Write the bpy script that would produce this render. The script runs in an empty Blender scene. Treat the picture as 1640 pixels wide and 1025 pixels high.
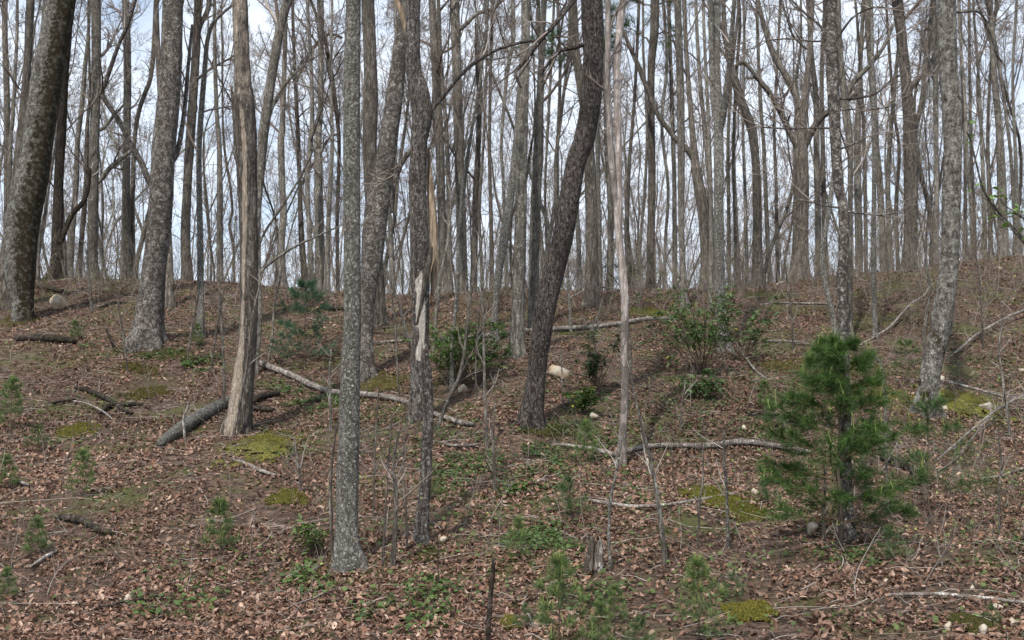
import bpy, math, random
import numpy as np
from math import radians, sin, cos, pi

# ------------------------------------------------------------------ camera, sky, sun, exposure
scene = bpy.context.scene
COL = scene.collection
F_PX, CX, CY = 1900.0, 820.0, 512.5          # focal length and centre of the 1640x1025 photograph
PITCH = radians(5.0)
CAMZ = 1.6
cam_data = bpy.data.cameras.new("camera")
cam_data.sensor_width = 36.0
cam_data.lens = 36.0 * F_PX / 1640.0
cam_data.clip_start = 0.05
cam_data.clip_end = 2000.0
cam = bpy.data.objects.new("camera", cam_data)
cam.location = (0, 0, CAMZ)
cam.rotation_euler = (radians(90) + PITCH, 0, 0)
COL.objects.link(cam)
scene.camera = cam

SUN_EL, SUN_AZ = radians(54), radians(200)   # azimuth clockwise from +Y: behind the camera, to the left
world = bpy.data.worlds.new("World")
scene.world = world
world.use_nodes = True
wn, wl = world.node_tree.nodes, world.node_tree.links
wn.clear()
w_out = wn.new("ShaderNodeOutputWorld")
sky = wn.new("ShaderNodeTexSky"); sky.sky_type = 'NISHITA'; sky.sun_disc = False
sky.sun_elevation = SUN_EL; sky.sun_rotation = SUN_AZ; sky.air_density = 1.0; sky.dust_density = 1.5
bg = wn.new("ShaderNodeBackground"); bg.inputs[1].default_value = 0.15
wl.new(sky.outputs[0], bg.inputs[0])
bgc = wn.new("ShaderNodeBackground"); bgc.inputs[0].default_value = (0.80, 0.88, 1.0, 1); bgc.inputs[1].default_value = 0.98
tc = wn.new("ShaderNodeTexCoord")
mp = wn.new("ShaderNodeMapping"); mp.inputs['Scale'].default_value = (1, 1, 2.2)
nz = wn.new("ShaderNodeTexNoise"); nz.inputs['Scale'].default_value = 4.5; nz.inputs['Detail'].default_value = 7; nz.inputs['Roughness'].default_value = 0.6
cr = wn.new("ShaderNodeValToRGB"); cr.color_ramp.elements[0].position = 0.30; cr.color_ramp.elements[1].position = 0.56
cr.color_ramp.elements[0].color = (0.35, 0.35, 0.35, 1)
mx = wn.new("ShaderNodeMixShader")
wl.new(tc.outputs['Generated'], mp.inputs[0]); wl.new(mp.outputs[0], nz.inputs['Vector'])
wl.new(nz.outputs[0], cr.inputs[0]); wl.new(cr.outputs[0], mx.inputs[0])
wl.new(bg.outputs[0], mx.inputs[1]); wl.new(bgc.outputs[0], mx.inputs[2]); wl.new(mx.outputs[0], w_out.inputs[0])

sun_data = bpy.data.lights.new("sun", 'SUN')
sun_data.energy = 3.8; sun_data.angle = radians(2.0); sun_data.color = (1.0, 0.95, 0.88)
sun = bpy.data.objects.new("sun", sun_data); COL.objects.link(sun)
sun.location = (0, -20, 40)
_d = (sin(SUN_AZ) * cos(SUN_EL), cos(SUN_AZ) * cos(SUN_EL), sin(SUN_EL))   # towards the sun
import mathutils
sun.rotation_euler = mathutils.Vector(_d).to_track_quat('Z', 'Y').to_euler()

scene.view_settings.view_transform = 'Standard'
scene.view_settings.look = 'None'
scene.view_settings.exposure = 0.35
scene.view_settings.gamma = 1.0
scene.render.engine = 'CYCLES'
scene.cycles.max_bounces = 5
scene.cycles.diffuse_bounces = 3
scene.cycles.glossy_bounces = 1
scene.cycles.transmission_bounces = 2
scene.cycles.caustics_reflective = False

# ------------------------------------------------------------------ helpers
rng = np.random.default_rng(7)
random.seed(7)

def vnoise(p, seed=0):
    """3-D value noise in 0..1, p is (N,3)."""
    p = np.asarray(p, float)
    i = np.floor(p).astype(np.int64); f = p - i
    f = f * f * (3 - 2 * f)
    def h(a, b, c):
        n = (a * 374761393 + b * 668265263 + c * 2147483647 + seed * 974711) & 0xffffffff
        n = ((n ^ (n >> 13)) * 1274126177) & 0xffffffff
        n = (n ^ (n >> 16)) & 0xffff
        return n / 65535.0
    r = 0
    for dx in (0, 1):
        wx = f[:, 0] if dx else 1 - f[:, 0]
        for dy in (0, 1):
            wy = f[:, 1] if dy else 1 - f[:, 1]
            for dz in (0, 1):
                wz = f[:, 2] if dz else 1 - f[:, 2]
                r = r + wx * wy * wz * h(i[:, 0] + dx, i[:, 1] + dy, i[:, 2] + dz)
    return r

def fbm(p, oct=3, seed=0):
    r, a, s = 0, 0.5, 0
    p = np.asarray(p, float)
    for o in range(oct):
        r = r + a * vnoise(p, seed + o); s += a; a *= 0.5; p = p * 2.03
    return r / s

_PY = np.array([-400, -30, 0, 6, 9.0, 11.5, 13.5, 15, 17, 20, 22.5, 26, 29, 31.5, 34, 38, 45, 60, 90, 150, 500], float)
_PZ = np.array([0, 0, 0, 0, 0.02, .25, .72, 1.07, 1.6, 2.42, 3.12, 4.05, 4.78, 5.07, 5.02, 4.65, 3.7, 1.6, -3, -12, -40], float)
_yy = np.arange(-400, 500, 0.1)
_zz = np.interp(_yy, _PY, _PZ)
_k = np.exp(-0.5 * (np.arange(-30, 31) / 9.0) ** 2); _k /= _k.sum()
_zz = np.convolve(np.pad(_zz, 30, mode='edge'), _k, mode='valid')

def sstep(x, a, b):
    t = np.clip((x - a) / (b - a), 0, 1)
    return t * t * (3 - 2 * t)

def ground(x, y):
    x = np.asarray(x, float); y = np.asarray(y, float)
    z = np.interp(y, _yy, _zz)
    w = sstep(y, 17, 31)
    z = z + w * (0.30 * sstep(-x, 3, 9) + 1.0 * sstep(x, 3.0, 15.0) - 0.6 * sstep(x, 20, 60))
    sh = x.shape
    q = np.stack([x.ravel(), y.ravel(), np.zeros(x.size)], 1)
    n = (vnoise(q * 0.27, 3) - .5) * 0.30 + (vnoise(q * 0.9, 5) - .5) * 0.12 + (vnoise(q * 2.7, 9) - .5) * 0.05
    n = n * np.clip((y.ravel() - 7) / 4, 0.15, 1)
    return z + n.reshape(sh)

FWD = np.array([0, cos(PITCH), sin(PITCH)]); UPV = np.array([0, -sin(PITCH), cos(PITCH)]); RGT = np.array([1.0, 0, 0])

def ray(px, py):
    return FWD + RGT * ((px - CX) / F_PX) + UPV * ((CY - py) / F_PX)

def W(px, py, Y):
    """World point that stands Y metres up the slope on the sight line of a photo pixel."""
    d = ray(px, py); s = Y / d[1]
    return np.array([0, 0, CAMZ]) + d * s

def G(px, py, ymax=31.0):
    """World point on the ground seen at a photo pixel."""
    d = ray(px, py)
    Y = np.arange(6.0, ymax, 0.02)
    s = Y / d[1]
    hz = CAMZ + d[2] * s - ground(d[0] * s, Y)
    idx = np.where(hz <= 0)[0]
    y = Y[idx[0]] if len(idx) else ymax
    p = W(px, py, y)
    p[2] = float(ground(p[0], p[1]))
    return p

def make_mesh(name, V, Fc, mat=None, cols=None, smooth=True, attrs=None):
    V = np.ascontiguousarray(V, dtype=np.float32)
    me = bpy.data.meshes.new(name)
    me.vertices.add(len(V)); me.vertices.foreach_set('co', V.ravel())
    if not isinstance(Fc, (list, tuple)): Fc = [Fc]
    Fc = [np.ascontiguousarray(f, dtype=np.int32) for f in Fc if len(f)]
    nl = sum(f.size for f in Fc); npoly = sum(len(f) for f in Fc)
    me.loops.add(nl); me.loops.foreach_set('vertex_index', np.concatenate([f.ravel() for f in Fc]))
    me.polygons.add(npoly)
    tot = np.concatenate([np.full(len(f), f.shape[1], np.int32) for f in Fc])
    st = np.concatenate([[0], np.cumsum(tot)[:-1]]).astype(np.int32)
    me.polygons.foreach_set('loop_start', st)
    me.polygons.foreach_set('loop_total', tot)
    if smooth: me.polygons.foreach_set('use_smooth', np.ones(npoly, bool))
    if cols is not None:
        c = np.ones((len(V), 4), np.float32); c[:, :3] = cols
        a = me.color_attributes.new('Col', 'FLOAT_COLOR', 'POINT'); a.data.foreach_set('color', c.ravel())
    if attrs:
        for k, v in attrs.items():
            a = me.attributes.new(k, 'FLOAT', 'POINT'); a.data.foreach_set('value', np.ascontiguousarray(v, dtype=np.float32))
    me.update(calc_edges=True)
    if mat: me.materials.append(mat)
    return me

def link(name, me, parent=None, loc=None):
    o = bpy.data.objects.new(name, me); COL.objects.link(o)
    if parent is not None: o.parent = parent
    if loc is not None: o.location = tuple(loc)
    return o

def tag(o, label=None, cat=None, group=None, kind=None):
    if label: o['label'] = label
    if cat: o['category'] = cat
    if group: o['group'] = group
    if kind: o['kind'] = kind
    return o

def empty(name, loc, label, cat, group=None):
    o = bpy.data.objects.new(name, None); COL.objects.link(o); o.location = tuple(loc)
    o.empty_display_size = 0.2
    return tag(o, label, cat, group)

def norm(a):
    return a / np.maximum(np.linalg.norm(a, axis=-1, keepdims=True), 1e-9)

class MB:
    """Gathers shapes into one mesh."""
    def __init__(s): s.v, s.q, s.t, s.c, s.n = [], [], [], [], 0
    def add(s, V, Q=None, T=None, col=None):
        V = np.asarray(V, float).reshape(-1, 3)
        if Q is not None and len(Q): s.q.append(np.asarray(Q) + s.n)
        if T is not None and len(T): s.t.append(np.asarray(T) + s.n)
        if col is None: col = (1, 1, 1)
        col = np.asarray(col, float)
        s.c.append(np.broadcast_to(col, (len(V), 3)) if col.ndim == 1 else col)
        s.v.append(V); s.n += len(V)
    def tubes(s, P, R, S=4, col=None):
        V, Q = tubes(P, R, S)
        if col is not None:
            col = np.asarray(col, float)
            if col.ndim == 2: col = np.repeat(col, P.shape[1] * S, axis=0)
        s.add(V, Q, None, col)
    def mesh(s, name, mat, origin=(0, 0, 0), smooth=True):
        V = np.concatenate(s.v) - np.asarray(origin)
        fs = []
        if s.q: fs.append(np.concatenate(s.q))
        if s.t: fs.append(np.concatenate(s.t))
        return make_mesh(name, V, fs, mat, np.concatenate(s.c), smooth)

def tubes(P, R, S=4):
    """P (N,K,3) centre lines, R (N,K) radii -> vertices, quads."""
    P = np.asarray(P, float); R = np.asarray(R, float)
    N, K, _ = P.shape
    T = norm(np.gradient(P, axis=1))
    d = norm(P[:, -1] - P[:, 0])
    ref = np.where(np.abs(d[:, 2:3]) > 0.75, np.array([[1.0, 0, 0]]), np.array([[0, 0, 1.0]]))
    Nn = np.zeros_like(P); n = ref
    for k in range(K):
        n = norm(n - T[:, k] * (n * T[:, k]).sum(-1, keepdims=True)); Nn[:, k] = n
    B = np.cross(T, Nn)
    th = np.arange(S) * 2 * pi / S
    V = P[:, :, None] + R[:, :, None, None] * (Nn[:, :, None] * np.cos(th)[None, None, :, None] + B[:, :, None] * np.sin(th)[None, None, :, None])
    base = (np.arange(N)[:, None, None] * K + np.arange(K - 1)[None, :, None]) * S
    j = np.arange(S)[None, None, :]; j2 = (j + 1) % S
    Q = np.stack([base + j, base + j2, base + S + j2, base + S + j], -1).reshape(-1, 4)
    return V.reshape(-1, 3), Q

def resample(P, R, step):
    """Smooth (Catmull-Rom) resampling of a polyline."""
    P = np.asarray(P, float); R = np.asarray(R, float)
    X = np.concatenate([P, R[:, None]], 1)
    X = np.concatenate([[2 * X[0] - X[1]], X, [2 * X[-1] - X[-2]]])
    out = []
    for i in range(1, len(X) - 2):
        L = np.linalg.norm(X[i + 1, :3] - X[i, :3]); n = max(2, int(L / step))
        t = np.linspace(0, 1, n, endpoint=False)[:, None]
        a, b, c, d = X[i - 1], X[i], X[i + 1], X[i + 2]
        out.append(0.5 * ((2 * b) + (c - a) * t + (2 * a - 5 * b + 4 * c - d) * t ** 2 + (3 * b - a - 3 * c + d) * t ** 3))
    out.append(X[-2][None]); o = np.concatenate(out)
    return o[:, :3], np.maximum(o[:, 3], 0.002)

def grow(rg, P, R, m, t0, t1, amin, amax, L, rf, K=6, up=0.25, wob=0.18, lenfall=0.5, rmin=0.0022, tip=0.35):
    """m side branches on every parent line. L is (lo, hi) metres or a fraction of the parent's length when negative."""
    N, Kp, _ = P.shape
    t = rg.uniform(t0, t1, (N, m))
    f = t * (Kp - 1); i = np.minimum(f.astype(int), Kp - 2); fr = (f - i)[..., None]
    ar = np.arange(N)[:, None]
    p0 = P[ar, i] * (1 - fr) + P[ar, i + 1] * fr
    r0 = R[ar, i] * (1 - fr[..., 0]) + R[ar, i + 1] * fr[..., 0]
    T = norm(P[ar, i + 1] - P[ar, i])
    rd = norm(rg.normal(size=(N, m, 3)))
    perp = norm(rd - T * (rd * T).sum(-1, keepdims=True))
    a = rg.uniform(amin, amax, (N, m))[..., None]
    d = norm(T * np.cos(a) + perp * np.sin(a))
    if L[0] < 0:
        pl = np.linalg.norm(np.diff(P, axis=1), axis=-1).sum(1)[:, None]
        ln = pl * rg.uniform(-L[0], -L[1], (N, m))
    else:
        ln = rg.uniform(L[0], L[1], (N, m))
    ln = ln * (1 - lenfall * t)
    step = (ln / (K - 1))[..., None]
    pts = [p0]
    for k in range(K - 1):
        d = norm(d + rg.normal(size=d.shape) * wob + np.array([0, 0, up / (K - 1)]))
        pts.append(pts[-1] + d * step)
    Pc = np.stack(pts, 2).reshape(N * m, K, 3)
    rb = np.maximum(r0 * rf, rmin).reshape(-1)
    Rc = np.maximum(rb[:, None] * np.linspace(1, tip, K)[None], rmin * 0.7)
    return Pc, Rc

# ------------------------------------------------------------------ materials
def new_mat(name):
    m = bpy.data.materials.new(name); m.use_nodes = True
    n = m.node_tree.nodes; l = m.node_tree.links
    b = n['Principled BSDF']; b.inputs['Roughness'].default_value = 0.85
    if 'Specular IOR Level' in b.inputs: b.inputs['Specular IOR Level'].default_value = 0.2
    return m, n, l, b

def mixc(n, l, fac, a, b, mode='MIX'):
    x = n.new('ShaderNodeMix'); x.data_type = 'RGBA'; x.blend_type = mode
    for sock, v in ((x.inputs[0], fac), (x.inputs[6], a), (x.inputs[7], b)):
        if hasattr(v, 'is_output'): l.new(v, sock)
        elif isinstance(v, (int, float)): sock.default_value = v
        else: sock.default_value = (*v[:3], 1)
    return x.outputs[2]

def ramp(n, l, src, p0, p1, c0=(0, 0, 0), c1=(1, 1, 1)):
    r = n.new('ShaderNodeValToRGB'); r.color_ramp.elements[0].position = p0; r.color_ramp.elements[1].position = p1
    r.color_ramp.elements[0].color = (*c0, 1); r.color_ramp.elements[1].color = (*c1, 1)
    l.new(src, r.inputs[0]); return r.outputs[0]

def noise(n, l, vec, sc, det=4, rough=0.55, dist=0.0):
    t = n.new('ShaderNodeTexNoise'); t.inputs['Scale'].default_value = sc; t.inputs['Detail'].default_value = det
    t.inputs['Roughness'].default_value = rough; t.inputs['Distortion'].default_value = dist
    l.new(vec, t.inputs['Vector']); return t.outputs[0]

def bark(name, dark, mid, light, lichen=(0.4, 0.42, 0.36), lich=0.5, plate=22.0, zs=0.3, fissure=0.14, mask=None, bump=0.6, mask_soft=True, blotch=9.0):
    """lich: threshold (lower = more lichen). mask: colour shown where the mesh attribute 'mask' is 1 (moss, bare wood)."""
    m, n, l, b = new_mat(name)
    tcn = n.new('ShaderNodeTexCoord'); co = tcn.outputs['Object']
    mpn = n.new('ShaderNodeMapping'); mpn.inputs['Scale'].default_value = (1, 1, zs); l.new(co, mpn.inputs[0])
    nd = n.new('ShaderNodeTexNoise'); nd.inputs['Scale'].default_value = plate * 0.6; nd.inputs['Detail'].default_value = 3
    l.new(mpn.outputs[0], nd.inputs['Vector'])
    ad = n.new('ShaderNodeVectorMath'); ad.operation = 'MULTIPLY_ADD'
    ad.inputs[1].default_value = (0.06,) * 3; l.new(nd.outputs['Color'], ad.inputs[0]); l.new(mpn.outputs[0], ad.inputs[2])
    vo = n.new('ShaderNodeTexVoronoi'); vo.feature = 'DISTANCE_TO_EDGE'; vo.inputs['Scale'].default_value = plate
    l.new(ad.outputs[0], vo.inputs['Vector'])
    n1 = noise(n, l, mpn.outputs[0], plate * 2.2, 5, 0.65)
    n2 = noise(n, l, co, blotch, 6, 0.62, 0.3)
    n3 = noise(n, l, co, 2.3, 3, 0.5)
    n4 = noise(n, l, co, 55, 3, 0.6)
    nb = noise(n, l, mpn.outputs[0], plate * 0.55, 9, 0.72, 0.4)
    c = mixc(n, l, ramp(n, l, nb, 0.43, 0.60), mid, light)
    c = mixc(n, l, ramp(n, l, n3, 0.42, 0.62), c, mixc(n, l, 0.5, c, tuple(x * 0.35 for x in mid)))
    c = mixc(n, l, 1.0, c, ramp(n, l, n1, 0.35, 0.65, (.62,) * 3, (1.3,) * 3), 'MULTIPLY')
    f1 = ramp(n, l, vo.outputs['Distance'], 0.0, fissure * 1.3, (.42,) * 3)
    nr = noise(n, l, mpn.outputs[0], plate * 0.6, 8, 0.68, 0.8)
    f2 = ramp(n, l, nr, 0.42, 0.53, (.05,) * 3)
    fm = n.new('ShaderNodeMath'); fm.operation = 'MULTIPLY'; l.new(f1, fm.inputs[0]); l.new(f2, fm.inputs[1]); fis = fm.outputs[0]
    c = mixc(n, l, fis, dark, c)
    lm = n.new('ShaderNodeMath'); lm.operation = 'MULTIPLY'
    l.new(ramp(n, l, n2, lich, lich + 0.10), lm.inputs[0]); l.new(ramp(n, l, n4, 0.40, 0.5), lm.inputs[1])
    if mask is not None:
        at = n.new('ShaderNodeAttribute'); at.attribute_name = 'mask'
        sm = n.new('ShaderNodeMath'); sm.operation = 'ADD'
        q = n.new('ShaderNodeMath'); q.operation = 'MULTIPLY_ADD'; q.inputs[1].default_value = 1.5 if mask_soft else 0.5; q.inputs[2].default_value = -0.75 if mask_soft else -0.25
        n5 = noise(n, l, co, 7, 7, 0.68); l.new(n5, q.inputs[0]); l.new(at.outputs['Fac'], sm.inputs[0]); l.new(q.outputs[0], sm.inputs[1])
        mc = mixc(n, l, ramp(n, l, n1, 0.3, 0.7), tuple(x * 0.55 for x in mask), mask)
        c = mixc(n, l, ramp(n, l, sm.outputs[0], 0.42, 0.55), c, mc)
    lf = lm.outputs[0]
    if mask is not None:
        k1 = n.new('ShaderNodeMath'); k1.operation = 'MULTIPLY_ADD'; k1.inputs[1].default_value = -0.8; k1.inputs[2].default_value = 1.0; k1.use_clamp = True
        l.new(at.outputs['Fac'], k1.inputs[0])
        k2 = n.new('ShaderNodeMath'); k2.operation = 'MULTIPLY'; l.new(k1.outputs[0], k2.inputs[0]); l.new(lf, k2.inputs[1]); lf = k2.outputs[0]
    c = mixc(n, l, lf, c, lichen)
    oi = n.new('ShaderNodeObjectInfo')
    hv = n.new('ShaderNodeMath'); hv.operation = 'MULTIPLY_ADD'; hv.inputs[1].default_value = 0.5; hv.inputs[2].default_value = 0.75
    l.new(oi.outputs['Random'], hv.inputs[0])
    hs = n.new('ShaderNodeHueSaturation'); l.new(c, hs.inputs['Color']); l.new(hv.outputs[0], hs.inputs['Value'])
    l.new(hs.outputs[0], b.inputs['Base Color'])
    hm = n.new('ShaderNodeMath'); hm.operation = 'MULTIPLY_ADD'; hm.inputs[1].default_value = 0.5
    l.new(n1, hm.inputs[0]); l.new(fis, hm.inputs[2])
    bp = n.new('ShaderNodeBump'); bp.inputs['Strength'].default_value = bump; bp.inputs['Distance'].default_value = 0.02
    l.new(hm.outputs[0], bp.inputs['Height']); l.new(bp.outputs[0], b.inputs['Normal'])
    b.inputs['Roughness'].default_value = 0.9
    return m

def colmat(name, rough=0.8, trans=0.0, nscale=0.0, spec=0.2):
    """Surface that takes its colour from the per-leaf colour attribute."""
    m, n, l, b = new_mat(name)
    at = n.new('ShaderNodeAttribute'); at.attribute_name = 'Col'
    c = at.outputs['Color']
    if nscale:
        tcn = n.new('ShaderNodeTexCoord')
        nn = noise(n, l, tcn.outputs['Object'], nscale, 3)
        c = mixc(n, l, 1.0, c, ramp(n, l, nn, 0.3, 0.7, (0.6,) * 3, (1.25,) * 3), 'MULTIPLY')
    l.new(c, b.inputs['Base Color']); b.inputs['Roughness'].default_value = rough
    b.inputs['Specular IOR Level'].default_value = spec
    if trans:
        tr = n.new('ShaderNodeBsdfTranslucent'); l.new(c, tr.inputs[0])
        ms = n.new('ShaderNodeMixShader'); ms.inputs[0].default_value = trans
        l.new(b.outputs[0], ms.inputs[1]); l.new(tr.outputs[0], ms.inputs[2])
        l.new(ms.outputs[0], n['Material Output'].inputs[0])
    return m

M = {}
M['lichen'] = bark('lichen_bark', (.075, .066, .056), (.26, .243, .215), (.44, .425, .385), (.56, .57, .50), 0.54, 60, 0.55, 0.16, bump=1.0, blotch=40)
M['lichen_moss'] = bark('mossy_lichen_bark', (.06, .052, .045), (.24, .22, .19), (.38, .355, .32), (.42, .42, .37), 0.50, 44, 0.55, 0.16, mask=(.055, .042, .022), bump=1.0, blotch=11)
M['oak'] = bark('oak_bark', (.055, .045, .038), (.21, .185, .162), (.34, .312, .285), (.40, .40, .36), 0.58, 24, 0.80, 0.13, bump=1.0, blotch=20)
M['oakpeel'] = bark('oak_bark_peeled', (.035, .028, .024), (.15, .125, .11), (.42, .385, .35), (.46, .45, .41), 0.57, 56, 0.32, 0.18, mask=(.74, .68, .60), bump=1.0, mask_soft=False, blotch=26)
M['dark'] = bark('dark_bark', (.018, .013, .011), (.115, .09, .078), (.37, .33, .30), (.38, .37, .34), 0.60, 62, 0.42, 0.28, bump=1.0, blotch=30)
M['black'] = bark('black_mossy_bark', (.010, .008, .006), (.035, .028, .02), (.07, .055, .04), (.12, .12, .08), 0.64, 26, 0.3, 0.14, bump=0.7)
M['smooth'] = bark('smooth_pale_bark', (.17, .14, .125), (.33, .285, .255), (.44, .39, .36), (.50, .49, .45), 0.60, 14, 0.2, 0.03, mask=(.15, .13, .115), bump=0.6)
M['grey'] = bark('grey_brown_bark', (.08, .07, .058), (.23, .208, .178), (.35, .325, .285), (.36, .37, .30), 0.56, 36, 0.22, 0.12, bump=0.8, blotch=16)
M['brown'] = bark('brown_bark', (.06, .05, .041), (.18, .157, .132), (.29, .26, .225), (.30, .30, .23), 0.60, 34, 0.2, 0.14, bump=0.8, blotch=16)
M['snag'] = bark('weathered_snag_wood', (.07, .055, .042), (.19, .165, .14), (.33, .30, .265), (.38, .38, .34), 0.58, 34, 0.16, 0.14, mask=(.64, .53, .42), bump=1.0, mask_soft=False, blotch=20)
M['deadwood'] = bark('weathered_log_wood', (.12, .095, .08), (.38, .335, .295), (.60, .555, .51), (.52, .52, .47), 0.60, 34, 0.6, 0.12, bump=0.8)
M['rotwood'] = bark('dark_rotten_wood', (.02, .014, .01), (.085, .065, .05), (.17, .14, .12), (.08, .09, .03), 0.55, 30, 0.6, 0.18, bump=1.0)
M['barewood'] = bark('bare_split_wood', (.20, .14, .09), (.47, .36, .25), (.60, .48, .36), (.56, .46, .36), 0.7, 40, 0.05, 0.08, bump=0.6)
M['twig'] = colmat('twig_bark', 0.85)
M['needle'] = colmat('pine_needles', 0.55, 0.25)
M['leaf'] = colmat('green_leaves', 0.5, 0.3, 0, 0.35)
M['litter'] = colmat('dry_leaf_litter', 0.75, 0.10, 30.0)
M['moss'] = colmat('moss_cushion', 0.95, 0, 60.0)

# rock
m, n, l, b = new_mat('pale_quartz_rock')
tcn = n.new('ShaderNodeTexCoord')
n1 = noise(n, l, tcn.outputs['Object'], 9, 6, 0.6); n2 = noise(n, l, tcn.outputs['Object'], 40, 4, 0.6)
c = mixc(n, l, ramp(n, l, n1, 0.4, 0.62), (.46, .42, .35), (.32, .22, .13))
c = mixc(n, l, ramp(n, l, n2, 0.55, 0.7), c, (.22, .19, .15))
l.new(c, b.inputs['Base Color'])
bp = n.new('ShaderNodeBump'); bp.inputs['Strength'].default_value = 0.5; bp.inputs['Distance'].default_value = 0.02
l.new(n1, bp.inputs['Height']); l.new(bp.outputs[0], b.inputs['Normal'])
M['rock'] = m

# forest soil under the litter
m, n, l, b = new_mat('forest_soil')
tcn = n.new('ShaderNodeTexCoord'); co = tcn.outputs['Object']
vo = n.new('ShaderNodeTexVoronoi'); vo.inputs['Scale'].default_value = 16; vo.inputs['Randomness'].default_value = 1
nd = n.new('ShaderNodeTexNoise'); nd.inputs['Scale'].default_value = 9; l.new(co, nd.inputs['Vector'])
ad = n.new('ShaderNodeVectorMath'); ad.operation = 'MULTIPLY_ADD'; ad.inputs[1].default_value = (0.12,) * 3
l.new(nd.outputs['Color'], ad.inputs[0]); l.new(co, ad.inputs[2]); l.new(ad.outputs[0], vo.inputs['Vector'])
sep = n.new('ShaderNodeSeparateColor'); l.new(vo.outputs['Color'], sep.inputs[0])
c = mixc(n, l, ramp(n, l, sep.outputs[0], 0.2, 0.95), (.045, .030, .022), (.15, .10, .072))
big = noise(n, l, co, 0.55, 5, 0.6)
c = mixc(n, l, ramp(n, l, big, 0.52, 0.66), c, (.075, .055, .035))
gr = noise(n, l, co, 0.9, 6, 0.7)
c = mixc(n, l, ramp(n, l, gr, 0.50, 0.62), c, (.075, .078, .026))
fine = noise(n, l, co, 60, 4, 0.7)
c = mixc(n, l, 1.0, c, ramp(n, l, fine, 0.3, 0.7, (.5,) * 3, (1.35,) * 3), 'MULTIPLY')
l.new(c, b.inputs['Base Color']); b.inputs['Roughness'].default_value = 0.95
bp = n.new('ShaderNodeBump'); bp.inputs['Strength'].default_value = 0.8; bp.inputs['Distance'].default_value = 0.03
l.new(fine, bp.inputs['Height']); l.new(bp.outputs[0], b.inputs['Normal'])
M['soil'] = m

# ------------------------------------------------------------------ ground
def axis(pts):
    out = []
    for a, b_, st in pts: out.append(np.arange(a, b_, st))
    return np.concatenate(out + [[pts[-1][1]]])
gx = axis([(-400, -60, 20), (-60, -20, 1.5), (-20, 20, 0.14), (20, 60, 1.5), (60, 400, 20)])
gy = axis([(-300, -10, 15), (-10, 6, 1.0), (6, 34, 0.14), (34, 60, 0.8), (60, 120, 4), (120, 480, 20)])
XX, YY = np.meshgrid(gx, gy)
ZZ = ground(XX, YY)
V = np.stack([XX.ravel(), YY.ravel(), ZZ.ravel()], 1)
nx, ny = len(gx), len(gy)
i0 = (np.arange(ny - 1)[:, None] * nx + np.arange(nx - 1)[None]).ravel()
Q = np.stack([i0, i0 + 1, i0 + nx + 1, i0 + nx], 1)
g = link('ground', make_mesh('ground', V, Q, M['soil']))
tag(g, 'leaf-covered forest hillside rising to a ridge', None, None, 'structure')
# ------------------------------------------------------------------ conifer builders
def needles(rg, mb, A, B, per, nl, nw, c0, c1, spread=0.75, droop=0.0, flat=0.0):
    """Needles along twigs A->B (N,3)."""
    N = len(A)
    if N == 0: return
    d = norm(B - A)
    t = rg.uniform(0.0, 1.0, (N, per))[..., None]
    p = A[:, None] * (1 - t) + B[:, None] * t
    r = rg.normal(size=(N, per, 3)); r[..., 2] *= (1 - flat)
    v = norm(d[:, None] * rg.uniform(.5, 1.1, (N, per, 1)) + norm(r) * spread + np.array([0, 0, -droop]))
    L = nl * rg.uniform(.7, 1.15, (N, per, 1))
    w = norm(np.cross(v, rg.normal(size=v.shape))) * nw * .5
    V = np.stack([p - w, p + w, p + v * L], 2).reshape(-1, 3)
    c = np.asarray(c0) + (np.asarray(c1) - np.asarray(c0)) * (rg.random((N, per, 1)) * .7 + .3 * t)
    c = c * rg.uniform(.75, 1.25, (N, 1, 1))
    c = np.repeat(c.reshape(-1, 3), 3, 0)
    mb.add(V, None, np.arange(len(V)).reshape(-1, 3), c)

def pine_tufts(root, org, Y, rg, specs):
    """Green needle-bearing boughs of a pine: (x0, y0, x1, y1, drop)."""
    wood, nb = MB(), MB()
    for (x0, y0, x1, y1, q) in specs:
        a = W(x0, y0, Y); b = W(x1, y1, Y + rg.uniform(-.8, .8)); n = 8
        t = np.linspace(0, 1, n)[:, None]
        P = a * (1 - t) + b * t + np.array([0, 0, 1]) * (np.sin(t * pi) * .12) + rg.normal(size=(n, 3)) * .03
        wood.tubes(P[None], np.linspace(.03, .008, n)[None], 5, TW[0])
        P2, R2 = grow(rg, P[None], np.linspace(.03, .008, n)[None], 16, .3, 1., .4, 1.0, (.3, .8), .5, K=5, up=.3, wob=.12, rmin=.004)
        wood.tubes(P2, R2, 3, TW[0])
        P3, R3 = grow(rg, P2, R2, 3, .3, 1., .3, .9, (.15, .35), .6, K=3, up=.3, wob=.1, rmin=.003)
        A = np.concatenate([P2[:, 2], P3[:, 0]]); B = np.concatenate([P2[:, -1], P3[:, -1]])
        needles(rg, nb, A, B, 26, .13, .007, (.028, .06, .02), (.07, .13, .035), .8)
    o = link('bough', wood.mesh('bough', M['twig'], org), root)
    link('needles', nb.mesh('needles', M['needle'], org), o)

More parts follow.
